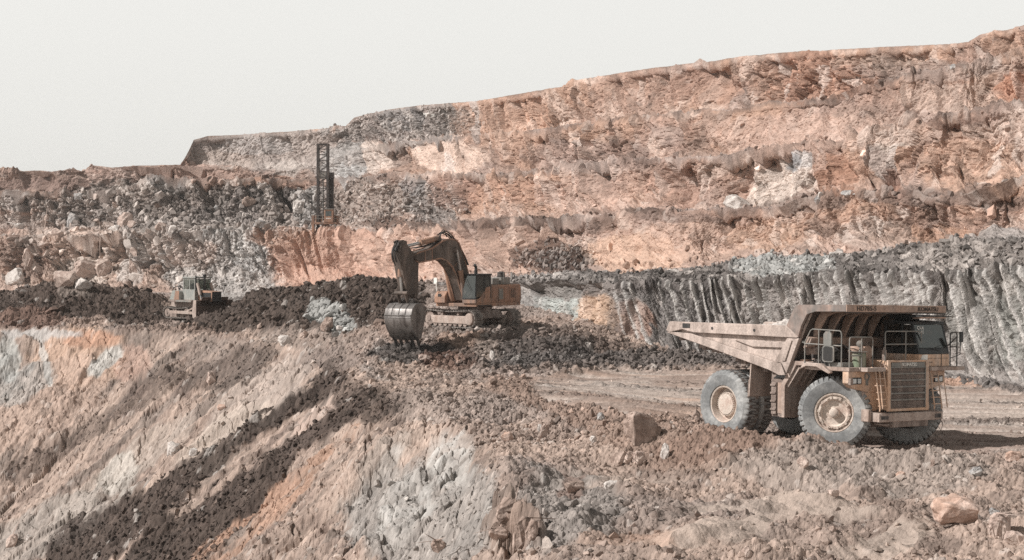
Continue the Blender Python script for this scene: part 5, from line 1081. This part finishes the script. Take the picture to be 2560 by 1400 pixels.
b = MB(); b.box(-2.5, 1.6, -2.0, 1.9, 1.25, 1.55).box(-2.4, .0, -1.9, 1.5, 1.55, 2.6); plat = b.build('platform', M_exo, DR, .03)
b = MB(); b.box(.6, 1.6, 1.45, 1.8, .0, 2.6); b.build('jack_leg', M_exo, DR, .02)
b = MB(); b.box(1.3, 1.6, -1.9, -1.6, .0, 1.4); b.build('jack_leg', M_grey, DR, .02)
MB().box(-2.3, 1.2, -1.7, -1.1, .05, .9).box(-2.3, 1.2, .6, 1.2, .05, .9).build('track', M_dark, DR, .2)
cb = MB().box(.4, 1.7, -1.5, -.15, 1.56, 3.5).build('cab', M_exo, DR, .04); MB().box(1.702, 1.72, -1.25, -.35, 2.5, 3.25).build('window', M_glass, cb); MB().box(.35, 1.8, -1.55, -.1, 3.502, 3.62).build('roof', M_grey, cb, .02)
MB().box(1.702, 1.715, -1.2, -.4, 2.1, 2.2).build('stripe', M_white, cb)
b = MB()
for z in (2.1, 2.6): b.tube([(1.55, 1.7, z), (1.55, -.1, z)], .035); b.tube([(1.4, -1.55, z), (1.4, -2.3, z), (-1, -2.3, z)], .035)
for y in (1.7, .8, .1): b.tube([(1.55, y, 1.55), (1.55, y, 2.6)], .03)
for y in (-1.7, -2.3): b.tube([(1.4, y, 1.4), (1.4, y, 2.6)], .03)
b.build('handrail', M_grey, DR)
# ================================================================== LOOSE ROCK
def hull(seed, n=15, box=.55):
    r = random.Random(seed); bm = bmesh.new()
    for i in range(n):
        v = Vector((r.gauss(0, 1), r.gauss(0, 1), r.gauss(0, 1))).normalized()
        m = max(abs(v.x), abs(v.y), abs(v.z)); v = v*(1-box)+v/m*box*.8; bm.verts.new(v*r.uniform(.85, 1.05))
    res = bmesh.ops.convex_hull(bm, input=bm.verts); bmesh.ops.delete(bm, geom=[e for e in res['geom_interior'] if isinstance(e, bmesh.types.BMVert)], context='VERTS')
    bm.verts.ensure_lookup_table(); V_ = np.array([v.co[:] for v in bm.verts], np.float32); V_ /= np.abs(V_).max(0); F_ = np.array([[v.index for v in f.verts] for f in bm.faces], np.int32)
    bm.free(); return V_, F_
HULLS = [hull(i, random.Random(i).choice((12, 14, 18))) for i in range(12)]
def scatter(name, pos, size, col, seed, squash=.7, sink=.3, label=None):
    r = np.random.default_rng(seed); n = len(pos); VV = []; FF = []; CC_ = []; off = 0
    for h in range(12):
        idx = np.arange(h, n, 12); m = len(idx)
        if m == 0: continue
        V_, F_ = HULLS[h]; q = r.normal(size=(m, 4)); q /= np.linalg.norm(q, axis=1)[:, None]; w_, x, y, z = q.T
        Rm = np.stack([1-2*(y*y+z*z), 2*(x*y-z*w_), 2*(x*z+y*w_), 2*(x*y+z*w_), 1-2*(x*x+z*z), 2*(y*z-x*w_), 2*(x*z-y*w_), 2*(y*z+x*w_), 1-2*(x*x+y*y)], 1).reshape(m, 3, 3)
        s3 = size[idx][:, None]*.5*np.stack([r.uniform(.8, 1.35, m), r.uniform(.6, 1.1, m), r.uniform(.5, .95, m)], 1)
        P_ = np.einsum('mij,mkj->mki', Rm, V_[None]*s3[:, None, :]); P_[..., 2] *= squash+.3
        P_ += pos[idx][:, None, :]; P_[..., 2] += (size[idx]*(.5-sink)*.6)[:, None]
        VV.append(P_.reshape(-1, 3)); FF.append((F_[None]+(np.arange(m)*len(V_))[:, None, None]+off).reshape(-1, 3)); off += m*len(V_)
        CC_.append(np.repeat(col[idx], len(V_), 0))
    V_ = np.concatenate(VV).astype(np.float32); F_ = np.concatenate(FF).astype(np.int32); C_ = np.concatenate(CC_)
    me = bpy.data.meshes.new(name); me.vertices.add(len(V_)); me.vertices.foreach_set('co', V_.ravel()); me.loops.add(F_.size); me.loops.foreach_set('vertex_index', F_.ravel())
    me.polygons.add(len(F_)); me.polygons.foreach_set('loop_start', np.arange(len(F_), dtype=np.int32)*3); me.polygons.foreach_set('use_smooth', np.zeros(len(F_), bool)); me.update(calc_edges=True)
    a = me.color_attributes.new('Col', 'FLOAT_COLOR', 'POINT'); a.data.foreach_set('color', np.concatenate([C_, np.ones((len(C_), 1))], 1).astype(np.float32).ravel())
    me.materials.append(M_ground); o = bpy.data.objects.new(name, me); COL.objects.link(o); tag(o, label, 'loose rock', kind='stuff'); return o
def pick(GP, Cg, mask, n, smin, smax, seed, pw=2.5, tint=None, var=.22, light=0., mixc=.4):
    r = np.random.default_rng(seed); m = np.clip(mask, 0, None).ravel().astype(np.float64); cs_ = np.cumsum(m); k = np.searchsorted(cs_, r.uniform(0, cs_[-1], n)); k = np.clip(k, 0, m.size-1)
    p = GP.reshape(-1, 3)[k]; s_ = smin+(smax-smin)*r.uniform(0, 1, n)**pw; c = Cg.reshape(-1, 3)[k].astype(np.float64)
    if tint is not None: c = c*(1-mixc)+s2l(tint)*ALB*mixc
    c = c*(1+light+var*r.normal(size=(n, 1))); return p, s_, np.clip(c, .02, .85)
Gp, gpx, gpy = PXG; GC = C; nr = (Y < 66); scr = 1/np.maximum(Y, 1)
pp = [pick(Gp, GC, nr*(.25+A)*(1-road)*(1-.5*soft_)*(gpx > 700)/(Y), 10500, .04, .28, 1, 6.5), pick(Gp, GC, (dark > .3)*(Y < 150)/Y, 7000, .08, .38, 2, 4),
      pick(Gp, GC, (heapL+heapR > .3)*1., 3500, .2, .8, 3, 4.5), pick(Gp, GC, slope*(Y < 160)*(dark < .3)*(.3+(fbm(X/4, Y/4, 201, 2) > .1))/Y, 3500, .07, .42, 4, 5, (200,188,178), mixc=.3),
      pick(Gp, GC, (toe > .2)*1.+(reg(1290,875,280,50) > .2)*(Y > 90)+.8*(reg(1030,885,130,40) > .2)*(Y > 90), 4500, .1, .5, 5, 4.5), pick(Gp, GC, road*(fbm(X/3, Y/3, 202, 2) > .1)/Y, 900, .05, .2, 6, 3),
      pick(Gp, GC, (1-slope)*(Y > 64)*(Y < 125)*(1-road)*(gpx < 1750), 4500, .08, .42, 7, 5)]
scatter('loose_stones', *[np.concatenate([q[i] for q in pp]) for i in range(3)], 5, label='loose clods and stones strewn over heaps, slope and road edge')
WPt, wpx, wpy = WALL
rub = np.clip(wreg(480,525,400,78, soft=.1), 0, 1)*(WB == 7)
rub2 = ((WB == 6)|(WB == 5)&(WT > .9))*(wpx < 900)*(wpx > 0)
rub3 = ((WB == 1)|(WB == 3)|(WB == 4))*(wpx > 1050)
rub4 = np.isin(WB, (6, 8, 10))*(wpx > 900)+(WF > 0)*(WT < .12)*(wpx > 500)*(1-WLOW)*.7
rub5 = (WB == 5)*.5*wreg(570,680,150,95)+(WB == 7)*wreg(930,505,130,65)+.6*(WB == 5)*wreg(1400,650,100,45)+.5*(WB == 11)*wreg(1000,310,200,55)+.5*(WB == 7)*wreg(1090,515,80,58)
pp = [pick(WPt, WC, rub, 3400, .25, 1.7, 11, 7, (176,164,156), mixc=.25), pick(WPt, WC, rub2, 700, .3, 1.6, 12, 5, (190,180,172)), pick(WPt, WC, rub3, 5000, .1, .55, 13, 5, (170,162,156), mixc=.25),
      pick(WPt, WC, rub4, 4000, .15, .9, 14, 5), pick(WPt, WC, rub5, 4500, .2, .9, 15, 5, (205,198,192), mixc=.25), pick(WPt, WC, (WB == 5)*wreg(230,655,270,80), 26, .8, 2.6, 16, 2.5, (214,198,186), mixc=.5), pick(WPt, WC, (WF > 0)*(WB > 2)*1., 900, .15, .9, 17, 5)]
scatter('bench_rubble', *[np.concatenate([q[i] for q in pp]) for i in range(3)], 6, label='angular rubble lying on the benches and banked against the rock faces')
# ------------------------------------------------------------------ boulders one can point at
def hit(x, y):
    """where the sight line through a photo point meets the built ground or wall"""
    for (Pt, ppx, ppy), cc in ((PXG, gc), (WALL, cols)):
        i = int(np.clip(np.searchsorted(cc, x), 1, len(cc)-1)); col_ = ppy[:, i]; ok = np.nonzero((col_ <= y)&(Pt[:, i, 1] > 35))[0]
        if len(ok):
            j = ok[0]
            if Pt is PXG[0] and j > 0 and Pt[j, i, 1] > 175: continue
            if Pt is PXG[0] and j == 0: continue
            return Pt[j, i].copy()
    return None
RM_ = {'tan': dusty('tan_rock', (176,150,136), (196,174,160), .95, 1.6, .5, bump=.6, streak=False), 'pale': dusty('pale_rock', (206,196,188), (178,166,158), .95, 1.6, .5, bump=.6, streak=False),
       'brown': dusty('brown_rock', (142,118,104), (172,148,134), .95, 1.6, .5, bump=.6, streak=False), 'grey': dusty('grey_rock', (150,146,144), (184,176,170), .95, 1.6, .5, bump=.6, streak=False), 'orange': dusty('orange_rock', (186,148,126), (194,166,150), .95, 1.6, .5, bump=.5, streak=False)}
def boulder(x, y, w_, h_, m, label, seed, lean=0., group=None, deep=.8, n=20, pts=None):
    """x, y: foot of the rock in the photograph; w_, h_: its size there"""
    p = hit(x, y)
    if p is None: print('no ground for', label); return
    s = p[1]/F; W_, H_ = w_*s, h_*s
    if pts is None:
        V_, F_ = hull(seed+100, n, .7); V_ = V_*np.array([W_/2, W_*deep/2, H_*.62]); a = random.Random(seed).uniform(-.5, .5); V_ = V_ @ np.array([[math.cos(a), math.sin(a), 0], [-math.sin(a), math.cos(a), 0], [0, 0, 1]])
        bm = bmesh.new(); vs_ = [bm.verts.new(v) for v in V_]; [bm.faces.new([vs_[i] for i in f]) for f in F_]; z0 = H_*.36
    else:
        bm = bmesh.new(); vs_ = [bm.verts.new(((u)*s, d_, (v)*s)) for u, v, d_ in pts]
        res = bmesh.ops.convex_hull(bm, input=bm.verts); bmesh.ops.delete(bm, geom=[e for e in res['geom_interior'] if isinstance(e, bmesh.types.BMVert)], context='VERTS'); z0 = 0
    bmesh.ops.dissolve_limit(bm, angle_limit=.16, verts=bm.verts, edges=bm.edges); bmesh.ops.bevel(bm, geom=list(bm.edges), offset=min(W_, H_)*.06, segments=2, affect='EDGES', profile=.6)
    bmesh.ops.triangulate(bm, faces=bm.faces); bmesh.ops.subdivide_edges(bm, edges=bm.edges, cuts=1)
    for v in bm.verts:
        q = v.co/max(W_, H_)*4.5; v.co += v.normal*max(W_, H_)*.03*(math.sin(q.x*3+seed)*math.sin(q.y*4+q.z*2)+math.sin(q.z*6.3+q.x*2.7)*.6)
    me = bpy.data.meshes.new('boulder'); bm.to_mesh(me); bm.free(); me.materials.append(RM_[m]); o = bpy.data.objects.new('boulder', me); COL.objects.link(o)
    o.location = (p[0], p[1]+W_*.15, p[2]+z0); o.rotation_euler = (0, lean, 0); tag(o, label, 'boulder', group); return o
gF, gB, gR = 'boulders in the near spoil', 'boulders on the upper benches', 'boulders in the grey rubble bank'
boulder(1612,1108,95,78,'brown','biggest boulder on the earth bank left of the truck, wedge-shaped with a pale left edge',1,group=gF,pts=[(-48,50,.2),(-40,74,.1),(-27,78,-.1),(-10,74,.0),(22,62,.1),(44,30,.2),(44,8,.1),(30,-6,0),(-18,-6,-.35),(-27,-8,-.4),(-44,20,.0),(-30,70,-.35),(-48,40,.9),(-20,70,1.0),(40,30,1.0),(30,0,1.1),(-40,0,.9)])
boulder(1360,1092,22,44,'tan','tall narrow tan slab standing upright in the earth bank',2,.35,gF,.4)
boulder(1348,1080,12,20,'pale','small pale block touching the tall narrow slab',3,0,gF)
boulder(1266,1100,28,20,'orange','small flat-topped orange block low on the earth bank',4,0,gF)
boulder(1548,1158,46,28,'brown','brown pointed rock, left one of three below the biggest boulder',5,-.4,gF)
boulder(1570,1160,32,30,'tan','rounded tan rock, middle one of three below the biggest boulder',6,0,gF)
boulder(1598,1162,36,34,'tan','squarish tan rock, right one of three below the biggest boulder',7,0,gF)
boulder(1663,1145,22,38,'pale','pale upright stone right of and below the biggest boulder',8,.2,gF,.5)
boulder(1482,1108,20,18,'pale','small pale stone in brown soil left of the biggest boulder',9,0,gF)
boulder(1500,1056,20,20,'grey','grey stone near the crest of the earth bank by the road',10,0,gF)
boulder(2392,1302,118,62,'orange','large flat orange-tan boulder in the near ground at the lower right',11,.06,gF,.9,26)
boulder(2505,1350,66,66,'tan','tan angular boulder half buried at the lower right corner',12,0,gF)
boulder(2535,1362,48,34,'tan','smaller tan boulder leaning against the half-buried corner boulder',13,.3,gF)
boulder(2006,1170,30,26,'tan','tan block in grey soil in front of the front wheel',14,0,gF)
boulder(2080,1238,32,16,'tan','low flat tan stone in the middle of the near ground',15,.1,gF)
boulder(2334,1166,16,18,'brown','small dark brown stone below the truck bumper',16,0,gF)
boulder(2250,1196,24,14,'orange','thin orange slab in the grey clods',17,-.4,gF)
boulder(2534,1152,42,22,'orange','orange slab lying under a clump of earth at the right edge',18,-.1,gF)
boulder(2440,1190,34,22,'grey','grey stone in the rough ground right of the bumper',19,0,gF)
boulder(2187,1194,13,12,'pale','tiny whitish stone in front of the grille',20,0,gF)
boulder(2487,1292,28,20,'grey','small grey stone right of the large flat boulder',21,0,gF)
boulder(1870,1395,26,26,'tan','small tan stone near the bottom edge of the picture',22,0,gF)
boulder(2080,1330,26,16,'brown','brown stone between the two near wheel hollows',23,0,gF)
boulder(1435,1238,50,36,'brown','brown rock outcrop with a splinter on the slope shoulder',24,.2,gF)
boulder(1527,1222,36,18,'pale','pale flat stone on the slope shoulder',25,0,gF)
for i, (x, y, w_, h_) in enumerate([(1262,1340,44,60),(1300,1372,40,80),(1328,1350,34,56),(1245,1378,50,34)]):
    boulder(x, y, w_, h_, 'brown', ['left brown block','tallest brown block','right brown block','lowest brown block'][i]+' of the broken outcrop at the bottom edge', 30+i, [.2,.35,.1,.5][i], 'broken outcrop at the bottom edge')
boulder(1096,1385,40,36,'brown','long brown rock low on the grey pit slope',36,-.6,gF,.5)
boulder(816,822,34,32,'brown','brown boulder lying on the white patch of the dark heap',37,0,gF)
boulder(850,828,22,14,'pale','white stone right of the brown boulder on the heap',38,0,gF)
boulder(710,862,34,24,'pale','pale boulder on the shoulder above the dark soil stream',39,0,gF)
boulder(758,846,22,20,'tan','tan block on the earth below the dark heap',40,0,gF)
boulder(527,960,26,34,'tan','tan slab standing at the edge of the soil stream',41,.1,gF)
boulder(482,1142,24,20,'pale','white rock in the middle of the pit slope',42,0,gF)
boulder(432,1140,34,34,'pale','white jagged rock on the pit slope left of the white rock',43,0,gF)
boulder(550,1030,24,14,'orange','orange stone on the upper pit slope',44,0,gF)
boulder(30,1366,34,32,'tan','tan slab at the lower left corner of the slope',45,.3,gF)
boulder(72,1352,22,16,'pale','pale stone right of the lower left corner slab',46,0,gF)
boulder(203,724,46,26,'pale','pale slab on the crest of the left dark heap',47,.35,gF)
boulder(1147,912,16,14,'orange','orange stone at the foot of the mound below the excavator',48,0,gF)
boulder(1229,902,14,24,'pale','pale upright stone at the foot of the excavator mound',49,.1,gF)
boulder(1060,905,30,16,'tan','flat tan stone in front of the dug hollow',50,0,gF)
boulder(1850,520,76,32,'pale','largest pale slab on the bench above the dark cut',51,.45,gB,.5)
for i, (x, y, w_, h_, c_, t_) in enumerate([(2130,494,40,16,'grey','flat grey boulder on the bench at the upper right'),(2055,512,22,20,'grey','grey boulder left of the flat grey boulder'),(2065,505,14,12,'pale','pale stone between the grey bench boulders'),(2380,168,24,12,'grey','grey boulder high on the top bench at the right'),(2412,184,18,12,'brown','dark stone below the high grey boulder'),(2092,640,40,10,'pale','long pale slab on the crest of the dark cut'),(1395,690,30,10,'pale','pale slab on the crest behind the excavator'),(1685,684,36,10,'pale','pale slab at the left end of the dark lip'),(1072,290,24,9,'pale','white block on the grey skyline ridge')]):
    boulder(x, y, w_, h_, c_, t_, 60+i, 0, gB, .6)
RB = [(165,562,36,34,'grey','dark rounded boulder at the left end of the rubble bank'),(292,562,44,36,'tan','big tan boulder in the lower rubble bank'),(312,570,22,20,'tan','tan boulder right of the big tan boulder'),(262,520,30,22,'brown','leaning brown slab in the upper rubble bank'),(360,515,30,18,'brown','flat brown slab right in the upper rubble bank'),(145,596,30,22,'tan','tan block on the lip below the rubble bank'),(405,585,26,20,'tan','tan boulder at the lip of the rubble bank'),(437,588,24,20,'pale','pale boulder right at the lip of the rubble bank'),(188,500,24,16,'grey','grey block on the top left of the rubble bank'),(270,578,36,20,'pale','pale flat slab low in the rubble bank'),(640,575,34,24,'grey','grey boulder at the right foot of the rubble bank'),(735,530,36,34,'pale','large pale boulder left of the drill rig'),(510,512,22,14,'grey','grey block in the middle of the rubble bank'),(36,574,22,14,'pale','pale block at the far left foot of the rubble bank'),(108,556,24,20,'tan','round tan boulder left of the dark rounded boulder'),(610,520,36,22,'brown','brown block in the dark hollow of the bank')]
for i, (x, y, w_, h_, c_, t_) in enumerate(RB): boulder(x, y, w_, h_, c_, t_, 80+i, random.Random(i).uniform(-.2, .3), gR)
FB = [(210,700,70,60,'tan','large tan rounded block, upper left in the lower rock face'),(250,690,44,42,'tan','smaller tan block right of the large rounded block'),(320,680,24,80,'tan','tall tan pillar of rock in the lower rock face'),(36,712,50,38,'pale','pale boulder at the foot of the face far left'),(160,716,60,36,'tan','tan block at the foot of the face left of the slab'),(60,672,30,50,'tan','tan upright block at the far left of the face')]
for i, (x, y, w_, h_, c_, t_) in enumerate(FB): boulder(x, y, w_, h_, c_, t_, 110+i, 0, 'blocks standing out of the left rock face', .7)
# pale rock heaped in the truck body
r_ = random.Random(3); b = bmesh.new()
p_ = [(r_.uniform(.6, 3.6), r_.uniform(-2.2, 2.2)) for k in range(240)]
VV = []; FF = []
for k, (x, y) in enumerate(p_):
    V_, F_ = HULLS[k % 12]; s = r_.uniform(.12, .34); z = 4.62-.16*((x-2.5)**2)-.07*y*y+r_.uniform(-.05, .05)
    n0 = len(VV); VV += [tuple(MT @ Vector((x+v[0]*s, y+v[1]*s*.8, z+v[2]*s*.7))) for v in V_]; FF += [tuple(int(i)+n0 for i in f) for f in F_]
pr_ = MB(); g0 = len(VV)
for i in range(13):
    for j in range(13):
        x = .2+i*3.7/12; y = -2.45+j*4.9/12; VV.append(tuple(MT @ Vector((x, y, min(4.60-.16*((x-2.5)**2)-.07*y*y, 4.6)))))
FF += [(g0+i*13+j, g0+i*13+j+1, g0+(i+1)*13+j+1, g0+(i+1)*13+j) for i in range(12) for j in range(12)]
me = bpy.data.meshes.new('rock_load'); me.from_pydata(VV, [], FF); me.materials.append(RM_['pale']); o = bpy.data.objects.new('rock_load', me); COL.objects.link(o); tag(o, 'pale broken rock piled in the bed of the dump truck', 'rock load', kind='stuff')
# ================================================================== DUST HAZE
hz = MB().box(-1000, 1000, -350, 1450, -35.5, 62); me = bpy.data.meshes.new('haze'); me.from_pydata(hz.v, [], hz.f)
m = bpy.data.materials.new('dust_haze'); m.use_nodes = True; nt = m.node_tree; nt.nodes.clear(); o_ = node(nt, 'ShaderNodeOutputMaterial'); v_ = node(nt, 'ShaderNodeVolumePrincipled')
v_.inputs['Color'].default_value = (.93, .90, .87, 1); v_.inputs['Density'].default_value = .00016; v_.inputs['Anisotropy'].default_value = .2; nt.links.new(v_.outputs[0], o_.inputs['Volume'])
me.materials.append(m); o = bpy.data.objects.new('haze', me); COL.objects.link(o); tag(o, kind='stuff', label='thin pale dust haze hanging over the pit')
SC.cycles.volume_bounces = 0
